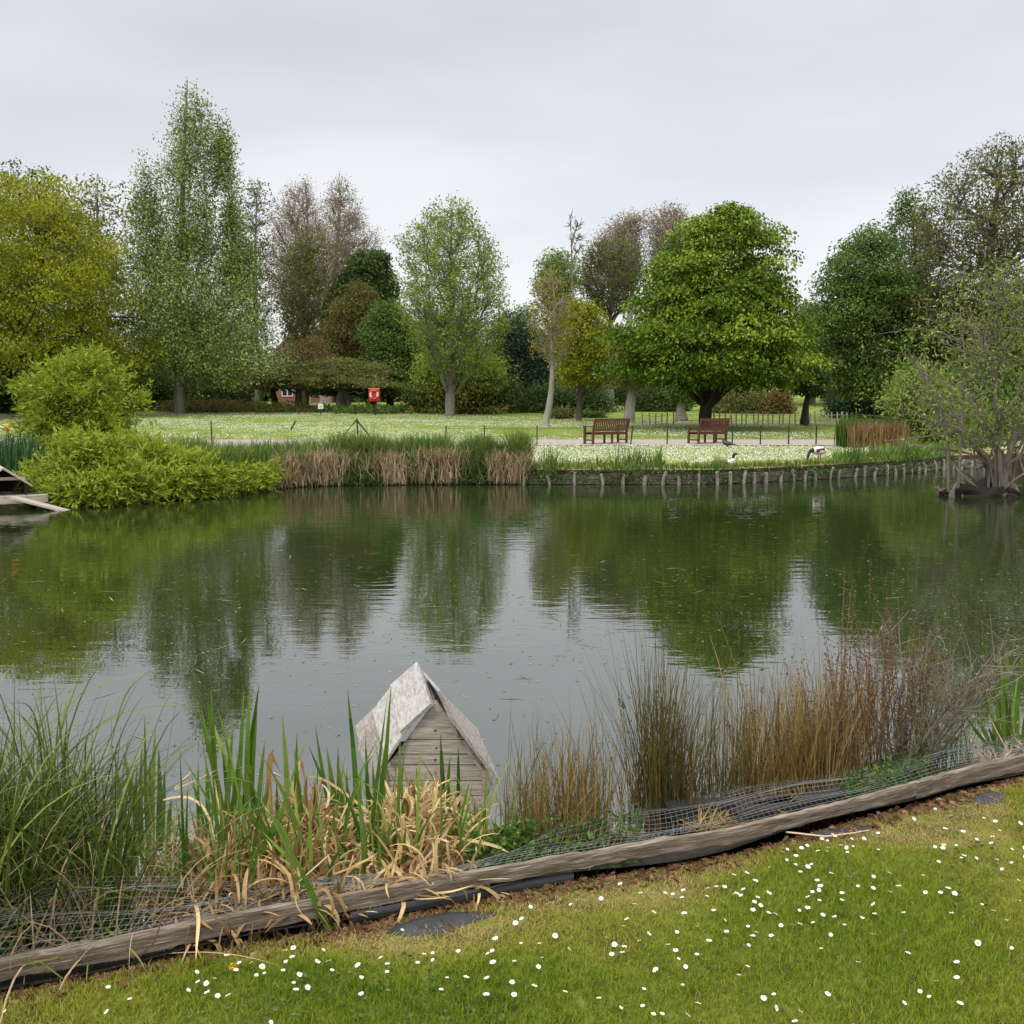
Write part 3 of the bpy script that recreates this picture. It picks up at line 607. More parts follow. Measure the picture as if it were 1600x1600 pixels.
# ---- shrubs along the back of the lawn
SH = [
 ('dark holly bush beneath the maple, nearest the frame edge', [(560, -60, 40), (590, -80, 90), (640, -80, 90)], 74, 'dark', 300, 36, .5, .24),
 ('dark laurel under the poplar, on the maple side of its trunk', [(560, 190, 250), (590, 180, 285), (640, 180, 285)], 80, 'dark', 300, 36, .5, .24),
 ('dark green shrub under the poplar, right of its trunk', [(565, 300, 370), (590, 285, 400), (640, 285, 400)], 82, 'dark', 320, 36, .5, .24),
 ('reddish low scrub behind the poplar trunk', [(618, 260, 380), (630, 245, 430), (644, 245, 440)], 77, 'brown', 300, 22, .35, .18),
 ('olive rough scrub below the dark-roofed house', [(622, 395, 480), (636, 380, 530), (646, 380, 540)], 76, 'olive', 240, 16, .35, .18),
 ('green weedy bank below the red lifebuoy', [(628, 545, 620), (638, 520, 650), (648, 520, 650)], 74, 'mid', 240, 22, .35, .18),
 ('lime-green shrub spreading around the open pale-green tree', [(545, 650, 780), (560, 640, 800), (590, 640, 805), (608, 650, 800)], 74, 'fresh', 700, 26, .42, .2),
 ('dark hedge speckled with yellow leaves behind the straight trunk', [(588, 640, 800), (600, 632, 815), (652, 632, 818)], 73, 'yellow', 150, 14, .4, .2),
 ('dark holly hedge wrapped around the yellow-speckled leaves', [(585, 640, 800), (600, 632, 818), (654, 632, 820)], 75, 'dark', 900, 36, .4, .2),
 ('green hazel clump above the end of the dark hedge', [(500, 610, 660), (530, 620, 700), (580, 620, 700)], 86, 'mid', 400, 30, .5, .24),
 ('blue-green shrub mass between the open tree and the curved sapling', [(480, 770, 810), (520, 755, 860), (580, 755, 880), (645, 755, 880)], 84, 'blue', 700, 34, .55, .26),
 ('dark undergrowth behind the curved pale sapling', [(590, 820, 900), (610, 810, 960), (655, 810, 970)], 76, 'dark', 500, 34, .45, .22),
 ('rounded yellow-brown bush between the sapling and the thin trunk', [(632, 862, 890), (642, 856, 902), (658, 856, 902)], 64, 'olive', 160, 26, .25, .15),
 ('low green bush just left of the pollard trunk', [(636, 905, 930), (645, 900, 948), (660, 900, 952)], 66, 'mid', 160, 26, .25, .15),
 ('dark shrub group behind the gap between the two benches', [(600, 985, 1040), (615, 975, 1080), (652, 975, 1085)], 78, 'dark', 400, 34, .42, .22),
 ('grey-green brambles behind the chestnut trunk', [(595, 1110, 1190), (612, 1100, 1220), (655, 1100, 1225)], 74, 'olive', 420, 24, .4, .18),
 ('rusty orange shrub beside the young dark-trunked tree', [(600, 1205, 1235), (618, 1185, 1245), (648, 1175, 1250)], 72, 'rust', 250, 20, .35, .18),
 ('blue-green rounded shrub behind the tan reed bed', [(595, 1300, 1380), (612, 1278, 1420), (660, 1285, 1430)], 66, 'blue', 600, 34, .4, .2),
 ('dark thicket behind the sprawling willow', [(560, 1440, 1600), (600, 1420, 1720), (715, 1400, 1760)], 44, 'dark', 1000, 40, .4, .17),
 ('broad grey-leaved sallow thicket at the end of the post edging', [(560, 1400, 1470), (600, 1360, 1520), (650, 1385, 1560), (700, 1405, 1580)], 37, 'sallow', 700, 26, .3, .13),
 ('dark tangle of undergrowth left of the grey-leaved sallow', [(590, 1370, 1440), (620, 1385, 1480), (672, 1400, 1480)], 42, 'dark', 400, 36, .3, .14),
]
for k, (lab, rows, D, lm, n, K, spr, lf) in enumerate(SH):
    make_shrub('shrub', lab, rows, D, LM[lm], n, K, spr, lf, seed=60 + k, lump=.3, lumpf=1.8, shoots=n // 3, shl=.8, tint_amp=.35)
# a far tree belt closing the horizon, reads as one mass
parts = []
r = np.random.default_rng(5)
for k in range(64):
    a = -40 + k * 1.3; D = 135 + r.uniform(-10, 25); x = D * math.tan(rad(a)) ; hh = r.uniform(5, 9) * (1 if not (-8 < a < -2) else .9)
    if 8 < a < 19: D += 40; x = D * math.tan(rad(a))
    n = 160; ph = r.uniform(0, 2 * PI, n); u = r.uniform(0, 1, n) ** .4; zc = r.uniform(-.1, 1, n)
    wv = 5.5 * np.sqrt(np.clip(1 - zc ** 2, .05, 1))
    tp = np.stack([x + wv * u * np.cos(ph), D + wv * u * np.sin(ph), 2 + np.maximum(0, zc) * hh], 1)
    V, q, T = clump_leaves(tp, 10, 1.0, .8, .7, .2, .6, seed=k + 700, tbase=r.uniform(.3, .7)); parts.append((V, q, T))
V, q, T = join(parts); o = mesh_np('distant_wood', V, [q], LM['dark'], tint=T); tag(o, 'distant dark belt of woodland beyond the park', kind='stuff')

# ================================================================== BUILDINGS
M_ROOF = noise_mat('roof_tile_dark', [(.3, (.05, .035, .03)), (.7, (.11, .075, .06))], 2, stretch=(1, 1, 5), rough=.9)
M_ROOFR = noise_mat('roof_tile_red', [(.3, (.20, .075, .045)), (.7, (.33, .14, .09))], 2, stretch=(1, 1, 5), rough=.9)
M_BRICK = noise_mat('brick', [(.3, (.18, .07, .05)), (.7, (.30, .14, .10))], 6, rough=.9)
M_WHITE = plain('white_paint', (.75, .75, .72), .5)
M_GLASS = plain('window_glass', (.03, .035, .04), .08)
def house(label, pxl, pxr, y_ridge, y_eave, D, roofm, wallm, depth=8, hip=2.5, chim=(.2,), gableface=False):
    a = at(pxl, y_eave, D); b = at(pxr, y_eave, D); zr = at(0, y_ridge, D)[2]; ze = a[2]; g = float(H((a[0] + b[0]) / 2, D)) - .2
    cx = (a[0] + b[0]) / 2; W = b[0] - a[0]; root = thing('house', label, 'house', (cx, D + depth / 2, g))
    V, Fq = box((0, 0, (ze - g) / 2), (W - .6, depth - .6, ze - g)); mesh_np('wall', V, [Fq], wallm, parent=root)
    x, y, e, rz = W / 2, depth / 2, ze - g, zr - g
    V = np.array([(-x, -y, e), (x, -y, e), (x, y, e), (-x, y, e), (-x + hip, 0, rz), (x - hip, 0, rz)])
    ro = mesh_np('roof', V, [np.array([[0, 1, 5, 4], [2, 3, 4, 5], [3, 2, 1, 0]]), np.array([[1, 2, 5], [3, 0, 4]])], roofm, parent=root)
    for c in chim:
        V, Fq = boxes([box((-x + W * c, .3, rz + .2), (1.0, .7, 2.2)), box((-x + W * c, .3, rz + 1.36), (1.15, .85, .12)), box((-x + W * c - .25, .3, rz + 1.6), (.24, .24, .35)), box((-x + W * c + .25, .3, rz + 1.6), (.24, .24, .35))])
        mesh_np('chimney', V, [Fq], M_BRICK, parent=ro)
    nw = max(2, int(W / 2.6))
    for lv in (1.6, 4.2):
        if lv + .8 > e: continue
        for i in range(nw):
            xx = -W / 2 + (i + .5) * W / nw
            V, Fq = boxes([box((xx, -y + .26, lv + s * .62), (1.3, .09, .1)) for s in (-1, 1)] + [box((xx + s * .6, -y + .26, lv), (.1, .09, 1.15)) for s in (-1, 0, 1)])
            fr = mesh_np('window', V, [Fq], M_WHITE, parent=root)
            V, Fq = box((xx, -y + .285, lv), (1.15, .02, 1.15)); mesh_np('pane', V, [Fq], M_GLASS, parent=fr)
    return root, x, y, e, rz
hr, x, y, e, rz = house('dark-roofed house with white dormer half hidden behind the rusty acers', 425, 512, 512, 552, 118, M_ROOF, M_BRICK, hip=1.5, chim=(.85,))
V, Fq = boxes([box((.2, -y + 1.9, e + 1.5), (1.7, 1.6, 1.2)), box((.2, -y + 1.8, e + 2.2), (2.0, 1.9, .16))]); dm = mesh_np('dormer', V, [Fq], M_WHITE, parent=hr)
V, Fq = boxes([box((.2 + s * .42, -y + 1.09, e + 1.5), (.68, .02, .85)) for s in (-1, 1)]); mesh_np('pane', V, [Fq], M_GLASS, parent=dm)
# white verandah railing beside it
root = thing('railing', 'white wooden railing seen through the leaves right of the poplar', 'railing', at(425, 590, 100) * [1, 1, 0] + [0, 0, 3.2])
a = at(392, 585, 100); b = at(478, 585, 100); zz = a[2] - root.location.z; w_ = b[0] - a[0]
V, Fq = boxes([box((0, 0, zz + .9), (w_, .1, .12)), box((0, 0, zz), (w_, .1, .1))]); mesh_np('rail', V, [Fq], M_WHITE, parent=root)
for i in range(9):
    V, Fq = box((-w_ / 2 + i * w_ / 8, 0, zz * .5 + .45), (.12, .12, zz + .95)); mesh_np('post', V, [Fq], M_WHITE, parent=root)
house('red-roofed house with a chimney peeping over the blue-green shrubs', 752, 800, 519, 545, 128, M_ROOFR, M_BRICK, hip=2.2, chim=(.5,))
house('grey-roofed house barely showing between the dark cypress and the open tree', 640, 690, 508, 535, 135, M_ROOF, M_BRICK, hip=2, chim=(.35,))
house('brick house glimpsed under the canopy between the two chestnuts', 1252, 1300, 590, 603, 120, M_ROOFR, M_WHITE, hip=1, chim=(.3,), depth=6)

# ================================================================== FAR BANK
M_POST = noise_mat('weathered_post', [(.3, (.11, .10, .08)), (.7, (.30, .28, .24))], 8, stretch=(1, 1, .3), rough=.9, bump=.5)
M_BOARDF = noise_mat('bank_board', [(.3, (.05, .042, .03)), (.7, (.21, .185, .145))], 4, stretch=(.9, .9, 5), rough=.95)
posts = [818, 860, 897, 942, 972, 1006, 1034, 1061, 1091, 1120, 1140, 1160, 1177, 1195, 1218, 1239, 1256, 1273, 1294, 1307, 1334, 1348, 1363, 1384, 1398, 1410, 1423, 1434, 1445, 1462, 1473, 1486, 1500, 1516, 1535]
rt = thing('post_revetment', 'row of pale weathered posts holding the far bank above the water', 'bank edging', bank_at(1140))
r = np.random.default_rng(3)
for k, pxx in enumerate(posts):
    b = bank_at(pxx); ht = r.uniform(.22, .36); ra = r.uniform(.034, .056)
    tl = r.normal(size=2) * .05
    P = np.array([[b[0], b[1] - .08, -.35], [b[0] + tl[0] * .3, b[1] - .08 + tl[1] * .3, ht * .5], [b[0] + tl[0], b[1] - .08 + tl[1], ht], [b[0] + tl[0], b[1] - .08 + tl[1], ht + .01]])
    V, q = tubes(P[None], np.array([[ra, ra, ra * .92, .004]]), 8)
    mesh_np('post', local(rt, V), [q], M_POST, parent=rt)
for a_, b_ in zip(posts[:-1], posts[1:]):
    A = bank_at(a_) + [0, .02, 0]; B = bank_at(b_) + [0, .02, 0]; zt = .27 + r.normal() * .025
    V, Fq = boxes([bar(A + [0, 0, .02 + zt * .25], B + [0, 0, .0 + zt * .25], .03, zt * .46), bar(A + [0, 0, zt * .76], B + [0, 0, zt * .76 + .01], .035, zt * .46)])
    mesh_np('board', local(rt, V), [Fq], M_BOARDF, parent=rt)
M_STRAW = leaf_mat('straw', G_((.22, .15, .08), (.45, .34, .21), (.66, .55, .39)), .2, .7)
M_REED = leaf_mat('reed_green', G_((.035, .07, .015), (.09, .16, .03), (.21, .28, .07)), .3, .5)
M_WEED = leaf_mat('weed_green', G_((.02, .045, .012), (.06, .11, .025), (.14, .20, .06)), .25, .5)
def on_bank(px, back):
    b = bank_at(px) if np.isscalar(px) else np.stack([np.interp(px, bx_px, BANK[:, k]) for k in range(3)], 1)
    return b
def bank_blades(pl, pr, n, back, zb, ln, lean, curl, wd, seg=4, az=None, seed=0):
    r = np.random.default_rng(seed); px = r.uniform(pl, pr, n); B = on_bank(px, 0)
    off = r.uniform(back[0], back[1], n); f = (B[:, 1] + off) / B[:, 1]; B = np.stack([B[:, 0] * f, B[:, 1] + off, r.uniform(zb[0], zb[1], n)], 1)
    return ribbons(B, r.uniform(0, 2 * PI, n) if az is None else r.normal(az, .9, n), r.uniform(ln[0], ln[1], n), np.abs(r.normal(0, lean, n)), np.abs(r.normal(curl, .4, n)), np.full(n, wd) * r.uniform(.7, 1.3, n), seg), n
# straw tussocks (things)
for k, (pl, pr, lab, hh) in enumerate([(405, 452, 'brownish dead reed tussock next to the low willow', .62), (446, 492, 'dull straw tussock between the brown tussock and the pale one', .68), (488, 540, 'brightest pale straw tussock hanging over the water', .78),
                                       (598, 636, 'pale straw tussock just left of the upright iris blades', .72), (655, 715, 'wide tan straw tussock right of the iris blades', .86), (762, 822, 'straw tussock at the end of the reeds by the first post', .82)]):
    c = bank_at((pl + pr) / 2); n = 900
    (V, q), n = bank_blades(pl, pr, n, (-.15, .35), (.0, .25), (hh * .55, hh), .22, .5, .03, seed=200 + k)
    (V2, q2), n2 = bank_blades(pl, pr, 450, (-.05, .3), (hh * .2, hh * .75), (.3, .6), .5, 1.4, .026, seed=230 + k)
    V, q, T = join([(V, q, 0.), (V2, q2, 0.)]); T = np.repeat(rng.beta(2, 2, n + n2) * .8 + (.2 if k in (2, 3) else 0), 4)
    tag(mesh_np('reed_tussock', V, [q], M_STRAW, tint=np.clip(T, 0, 1), loc=c), lab, 'reed tussock', 'dead reed tussocks on the far bank')
for k, (pl, pr, lab, n, hh, m) in enumerate([(636, 658, 'upright bright green iris blades between two straw tussocks', 60, .85, M_REED), (545, 600, 'dark leafy nettle clump between the straw tussocks', 500, .6, M_WEED),
                                             (715, 765, 'green rush clump among straw near the end of the reeds', 500, .8, M_WEED), (852, 872, 'thin brown-green rushes standing by the second post', 90, .85, M_REED),
                                             (1325, 1342, 'dark green rush tuft beside the feeding goose', 120, .7, M_WEED), (1402, 1432, 'tall green rush tuft at the bend of the post edging', 260, .9, M_REED),
                                             (1114, 1124, 'small bright iris tuft in front of the sitting goose', 30, .45, M_REED)]):
    c = bank_at((pl + pr) / 2); (V, q), n = bank_blades(pl, pr, n, (-.1, .5 if k < 4 else .9), (0, .3) if k < 4 else (.05, .4), (hh * .6, hh * 1.1), .12, .3, .035 if k in (0, 6) else .022, seed=260 + k)
    tag(mesh_np('rush_clump', V, [q], m, tint=np.repeat(rng.uniform(.2, 1, n), 4), loc=c), lab, 'rush clump')
# long grass fringe (stuff)
parts = []
for pl, pr, n, bk, ln in [(225, 330, 3200, (1.2, 4.5), (.45, .95)), (330, 620, 6500, (.3, 1.8), (.4, .85)), (600, 825, 5200, (.3, 1.4), (.4, .8)), (520, 600, 1200, (.2, .9), (.7, 1.05)), (630, 700, 1000, (.3, 1.), (.7, 1.0)), (730, 770, 700, (.3, .8), (.7, .95)), (800, 822, 500, (.2, .8), (.8, 1.1)),
                          (820, 1040, 420, (.05, .7), (.1, .35)), (955, 1035, 150, (.1, .5), (.3, .7)), (1300, 1480, 1600, (.1, 1.6), (.12, .45)), (1040, 1300, 300, (0, .3), (.08, .22)), (824, 1490, 1500, (-.12, .05), (.07, .22)), (1360, 1500, 1500, (.5, 3), (.2, .5))]:
    (V, q), n = bank_blades(pl, pr, n, bk, (.38, .45), ln, .2, .5, .026, seed=int(pl) + n); parts.append((V, q, np.repeat(rng.uniform(.25, 1, n), 4)))
V, q, T = join(parts)
(Vb, qb), nb_ = bank_blades(400, 828, 3400, (-.14, .4), (0, .5), (.3, .75), .3, .9, .024, seed=991); kb = patch(Vb.reshape(nb_, -1, 3)[:, 0, 0], np.zeros(nb_), 1.4, 6) > -.25; Vb = Vb.reshape(nb_, -1, 3)[kb]; m_ = len(Vb); qb = qb.reshape(nb_, -1, 4)[:m_].reshape(-1, 4)
tag(mesh_np('dead_bank_grass', Vb.reshape(-1, 3), [qb], M_STRAW, tint=np.repeat(rng.uniform(0, .7, m_), 4)), 'ragged dead grass mixed through the far bank reeds', kind='stuff')
(Vb, qb), nb_ = bank_blades(400, 828, 2600, (-.16, .3), (0, .6), (.25, .6), .3, .7, .024, seed=992)
V, q, T = join([(V, q, T), (Vb, qb, np.repeat(rng.uniform(0, .8, nb_), 4))])
tag(mesh_np('bank_grass', V, [q], M_REED, tint=T), 'long wild grass fringing the far bank', kind='stuff')
parts = []
for pl, pr, n in [(820, 1500, 3600), (545, 600, 1200), (430, 600, 900), (715, 770, 500), (600, 820, 600)]:
    r = np.random.default_rng(n); px = r.uniform(pl, pr, n); B = on_bank(px, 0); d = .5 + .5 * patch(px * .05, px * 0, 1, 8); ok = r.uniform(0, 1, n) < (d + .25); B = B[ok]; n = len(B)
    B[:, 2] = r.uniform(.02, .42, n); B[:, 1] -= r.uniform(.02, .14, n)
    V, q = leaves(B, r.normal(size=(n, 3)) + [0, -.3, -.2], r.uniform(.05, .11, n), r.uniform(.03, .06, n)); parts.append((V, q, r.uniform(0, 1, n)))
V, q, T = join(parts); tag(mesh_np('bank_weeds', V, [q], M_WEED, tint=T), 'ivy and weeds growing between the posts of the far bank', kind='stuff')
# tan reed bed
c = at(1366, 697, 36.2); r = np.random.default_rng(77); parts = []
for n, x0, x1, l0, l1, m0, tt in [(2600, -1.0, 1.05, .5, 1.02, 0, 0)]:
    B = np.stack([c[0] + r.uniform(x0, x1, n), c[1] + r.uniform(-.5, .6, n), np.full(n, .48)], 1)
    parts.append((*ribbons(B, r.uniform(0, 2 * PI, n), r.uniform(l0, l1, n), np.abs(r.normal(0, .1, n)), np.abs(r.normal(.3, .3, n)), np.full(n, .045), 4), np.repeat(r.uniform(.2, .75, n), 4)))
V, q, T = join(parts); root = thing('reed_bed', 'square clump of tan reeds with green tops at the end of the path', 'reed bed', (c[0], c[1], .45))
mesh_np('dead_stalks', local(root, V), [q], leaf_mat('reed_tan', G_((.13, .075, .03), (.30, .19, .085), (.45, .32, .17)), .2, .7), tint=T, parent=root)
n = 900; B = np.stack([c[0] + np.where(r.uniform(0, 1, n) < .3, r.uniform(-1.15, -.6, n), r.uniform(-1., 1.1, n)), c[1] + r.uniform(-.2, .9, n), np.full(n, .48)], 1)
V, q = ribbons(B, r.uniform(0, 2 * PI, n), r.uniform(.8, 1.3, n), np.abs(r.normal(0, .08, n)), np.abs(r.normal(.2, .3, n)), np.full(n, .035), 4)
mesh_np('green_stalks', local(root, V), [q], M_REED, tint=np.repeat(r.uniform(0, .8, n), 4), parent=root)

# willow bushes at the left bank
WB = [('willow_bush', 'round yellow-green willow bush standing tallest on the bank', [(538, 118, 165), (552, 75, 188), (575, 45, 200), (610, 25, 212), (645, 25, 218), (680, 45, 216), (715, 60, 200)], 26, 1500, 30, .22),
      ('willow_bush', 'low spreading willow touching the water beside the moored duck house', [(668, 80, 190), (700, 55, 225), (722, 35, 240), (748, 45, 245), (775, 70, 235), (797, 100, 225)], 21.6, 900, 30, .17),
      ('willow_bush', 'dense low willow between its two lower neighbours, overhanging the water', [(672, 165, 235), (690, 160, 290), (715, 170, 345), (745, 190, 350), (772, 200, 345), (788, 215, 320)], 23, 1100, 30, .18),
      ('willow_bush', 'low willow bush ending at the brown reed tussock', [(700, 310, 375), (716, 295, 405), (735, 290, 425), (755, 300, 432), (774, 320, 420)], 24.4, 800, 30, .17)]
for k, (nm, lab, rows, D, n, K, spr) in enumerate(WB):
    make_shrub(nm, lab, rows, D, LM['willow'], int(n * .62), 21, spr * 1.05, .15, shell=.4, asp=.22, seed=90 + k, zb=.35 if k == 0 else .02, outw=.9, tint_amp=.5, droop=.1, lump=.42, lumpf=2.4, shoots=int(n * .7), shl=.5, ztint=.25, stemr=.025, depth=.8 if k == 0 else .55, flat=.8)
# iris patch on the left bank
root = thing('iris_patch', 'blue-green iris leaves with a yellow flower beside the round willow bush', 'iris', (at(15, 720, 23.6)[0], 23.6, .42)); r = np.random.default_rng(31)
n = 900; B = np.stack([root.location.x + r.uniform(-1.6, .55, n), 23.6 + r.uniform(-.6, .8, n), np.full(n, .3)], 1)
V, q = ribbons(B, r.uniform(0, 2 * PI, n), r.uniform(.7, 1.25, n), np.abs(r.normal(0, .1, n)), np.abs(r.normal(.25, .35, n)), np.full(n, .04), 5)
M_IRIS = leaf_mat('iris_leaf', G_((.02, .055, .022), (.05, .12, .045), (.13, .22, .09)), .25, .4)
mesh_np('leaf_blades', local(root, V), [q], M_IRIS, tint=np.repeat(r.uniform(0, 1, n), 5), parent=root)
fc = at(12, 667, 22.9); V, q = leaves(fc + r.normal(size=(9, 3)) * .035, r.normal(size=(9, 3)), .12, .07)
fl = mesh_np('flower', local(root, V), [q], plain('iris_yellow', (.75, .42, .03)), parent=root)
V, q = tubes(np.array([[[fc[0], fc[1], .4], [fc[0], fc[1], fc[2]]]]), np.array([[.012, .01]]), 5); mesh_np('stalk', local(root, V), [q], M_WEED, tint=np.full(len(q), .5), parent=root)

# moored duck house on its raft (left)
M_WOOD = noise_mat('weathered_wood', [(.25, (.14, .12, .095)), (.5, (.36, .32, .265)), (.75, (.54, .50, .43))], 5, stretch=(1.2, 14, 14), rough=.9, bump=.5, detail=8)
M_WOODL = noise_mat('bleached_roof_wood', [(.25, (.17, .155, .135)), (.5, (.35, .335, .31)), (.75, (.50, .49, .465))], 7, stretch=(8, 1.5, 8), rough=.85, bump=.6, detail=9, dist=.006)
M_WOODG = noise_mat('grey_roof_wood', [(.25, (.12, .105, .085)), (.5, (.27, .25, .22)), (.75, (.40, .38, .345))], 9, stretch=(8, 1.5, 8), rough=.9, bump=.8, detail=9, dist=.006)
M_DARK = plain('dark_inside', (.02, .017, .014), .9)
D = 20.4; root = thing('duck_house', 'small dark gabled duck house on a plank raft beside the low willow', 'duck house', (at(6, 770, D)[0], D, .0))
zf = .27; hw = .46
V, Fq = boxes([box((x_, .35, zf - .03), (.19, 1.3, .05)) for x_ in np.arange(-.9, .75, .2)] + [box((-.1, -.28, zf - .1), (1.75, .05, .1)), box((-.1, .9, zf - .1), (1.75, .05, .1))]); mesh_np('raft', V, [Fq], M_WOOD, parent=root)
V, Fq = boxes([box((x_, y_, .02), (.08, .08, .42)) for x_ in (-.85, .6) for y_ in (-.2, .85)]); mesh_np('raft_legs', V, [Fq], M_DARK, parent=root)
V, Fq = boxes([box((-hw + .04, .4, zf + .12), (.04, .9, .26)), box((hw - .06, .4, zf + .12), (.04, .9, .26))]); V3 = np.array([(-hw + .05, .8, zf), (hw - .05, .8, zf), (hw - .05, .8, zf + .24), (0, .8, zf + .52), (-hw + .05, .8, zf + .24)])
mesh_np('wall', np.concatenate([V, V3]), [Fq, np.array([[16, 17, 18, 19, 20]])], M_DARK, parent=root)
V, Fq = boxes([bar((-hw + .06, -.02, zf + .33), (hw - .06, -.02, zf + .33), .02, .06)]); mesh_np('lintel', V, [Fq], M_WOOD, parent=root)
for s in (-1, 1):
    c4 = [(0, -.15, zf + .56), (s * (hw + .06), -.15, zf + .19), (s * (hw + .06), .95, zf + .19), (0, .95, zf + .56)]
    V, Fq = slab(c4 if s > 0 else [c4[1], c4[0], c4[3], c4[2]], .03); mesh_np('roof_panel', V, [Fq], M_WOOD, parent=root)
a = at(20, 777, D - .3) - np.array(root.location); b = at(106, 799, 20.1) - np.array(root.location)
th_ = rad(30); root.rotation_euler = (0, 0, th_); Rm = np.array([[math.cos(th_), math.sin(th_), 0], [-math.sin(th_), math.cos(th_), 0], [0, 0, 1]])
V, Fq = bar(Rm @ a, Rm @ b, .26, .04); mesh_np('ramp', V, [Fq], M_WOOD, parent=root)

# ---- posts of the low green fence and the path
M_GREENP = plain('green_paint_metal', (.015, .035, .02), .5)
FD = 38.5
root = thing('wire_fence', 'low fence of thin dark green stakes and wire along the path', 'fence', (at(1000, 0, FD)[0], FD, float(H(0, FD))))
tops = []
for k, pxx in enumerate([331, 695, 757, 839, 915, 985, 1042, 1144, 1188, 1232, 1275, 1313]):
    b = at(pxx, 694, FD); b[2] = float(H(0, FD)) - .1; h = b[2] + (.8 if pxx not in (331,) else .95); lean = {695: .06, 985: .08, 1042: .02}.get(pxx, 0)
    tp = np.array([b[0] + lean, FD, h]); V, Fq = boxes([bar(b, tp, .045, .045), bar(tp - [0, 0, .01], tp + [0, 0, .015], .06, .06)])
    mesh_np('stake', local(root, V), [Fq], M_GREENP, parent=root); tops.append(tp)
for hgt in (.08, .4):
    P = np.array([t_ - [0, 0, hgt] for t_ in tops[1:]]); V, q = tubes(P[None], np.full((1, len(P)), .006), 4); mesh_np('wire', local(root, V), [q], M_GREENP, parent=root)
root = thing('broken_fence', 'broken dark green stakes leaning over the reed bank', 'fence', (at(545, 0, 33)[0], 33, float(H(0, 33))))
for pts in ([(540, 700), (538, 679), (558, 655)], [(558, 655), (559, 690)], [(557, 656), (585, 690)], [(454, 672), (462, 658)]):
    P = np.array([at(a, b, 33) for a, b in pts]); V, q = tubes(P[None], np.full((1, len(P)), .028), 6); mesh_np('stake', local(root, V), [q], M_GREENP, parent=root)
# ---- paling fence behind the chestnut
root = thing('paling_fence', 'low fence of pale thin stakes behind the chestnut trunk', 'fence', (at(1180, 0, 54)[0], 54, float(H(0, 54)))); r = np.random.default_rng(8)
M_PALE = plain('pale_stake', (.42, .39, .33), .9); pts = []
for pxx in list(np.arange(1005, 1060, 9.5)) + list(np.arange(1110, 1330, 8.2)):
    pxx = pxx + r.uniform(-2.5, 2.5); b = at(pxx, 668, 54 + (pxx - 1180) * .004); b[2] = float(H(b[0], b[1])) - .05; tp = b + [r.normal() * .03, 0, r.uniform(.62, .82)]
    V, Fq = bar(b, tp, .06, .06); mesh_np('stake', local(root, V), [Fq], M_PALE, parent=root); pts.append((b + tp) / 2)
P = np.array(pts); 
for dz in (-.1, .2):
    V, q = tubes((P + [0, .05, dz])[None], np.full((1, len(P)), .012), 4); mesh_np('wire', local(root, V), [q], M_PALE, parent=root)
# ---- lifebuoy housing and little sign
D = 70; c = at(585, 617, D); g = float(H(c[0], D)); root = thing('lifebuoy_station', 'red lifebuoy housing on a post at the edge of the lawn', 'lifebuoy', (c[0], D, g))
M_RED = plain('red_plastic', (.55, .03, .02), .4)
bm = bmesh = None
import bmesh
def rbox(s, r_, seg=4):
    bm = bmesh.new(); bmesh.ops.create_cube(bm, size=1); bmesh.ops.scale(bm, vec=s, verts=bm.verts)
    bmesh.ops.bevel(bm, geom=bm.edges[:], offset=r_, segments=seg, affect='EDGES', profile=.5); me = bpy.data.meshes.new('m'); bm.to_mesh(me); bm.free(); return me
def put(me, name, mat, parent, loc, rot=(0, 0, 0), smooth=True):
    me.name = name; me.materials.clear(); me.materials.append(mat)
    if smooth: me.polygons.foreach_set('use_smooth', [True] * len(me.polygons))
    o = bpy.data.objects.new(name, me); COL.objects.link(o); o.parent = parent; o.location = loc; o.rotation_euler = rot; return o
zc = c[2] - g
put(rbox((.78, .16, .9), .075), 'housing', M_RED, root, (0, 0, zc))
V, Fq = box((0, .14, zc / 2), (.09, .09, zc + .5)); mesh_np('post', V, [Fq], M_DARK, parent=root)
def arc(a0, a1, n=14, R=.24, r_=.075, asp=1.15):
    an = np.linspace(a0, a1, n); P = np.stack([R * np.cos(an), np.full(n, -.1), zc + R * asp * np.sin(an)], 1); rr = np.full(n, r_); rr[0] = rr[-1] = r_ * .85; return tubes(P[None], rr[None], 10)
V, q = arc(-.62, .62); mesh_np('white_band', V, [q], M_WHITE, parent=root, smooth=True)
V, q = arc(PI - .62, PI + .62); mesh_np('white_band', V, [q], M_WHITE, parent=root, smooth=True)
for a0 in (.66, PI + .66): V, q = arc(a0, a0 + PI - 1.32); mesh_np('red_ring', V, [q], M_RED, parent=root, smooth=True)
c = at(501, 635, 70.5); g = float(H(c[0], 70.5)); root = thing('small_sign', 'small white square sign low in the rough grass before the cedar', 'sign', (c[0], 70.5, g))
put(rbox((.36, .03, .36), .01, 2), 'panel', M_WHITE, root, (0, 0, c[2] - g), smooth=False)
put(rbox((.14, .012, .10), .004, 1), 'emblem', plain('sign_grey', (.35, .35, .33)), root, (0, -.022, c[2] - g), smooth=False)
V, Fq = box((0, .04, (c[2] - g) / 2), (.06, .05, c[2] - g + .2)); mesh_np('post', V, [Fq], M_DARK, parent=root)

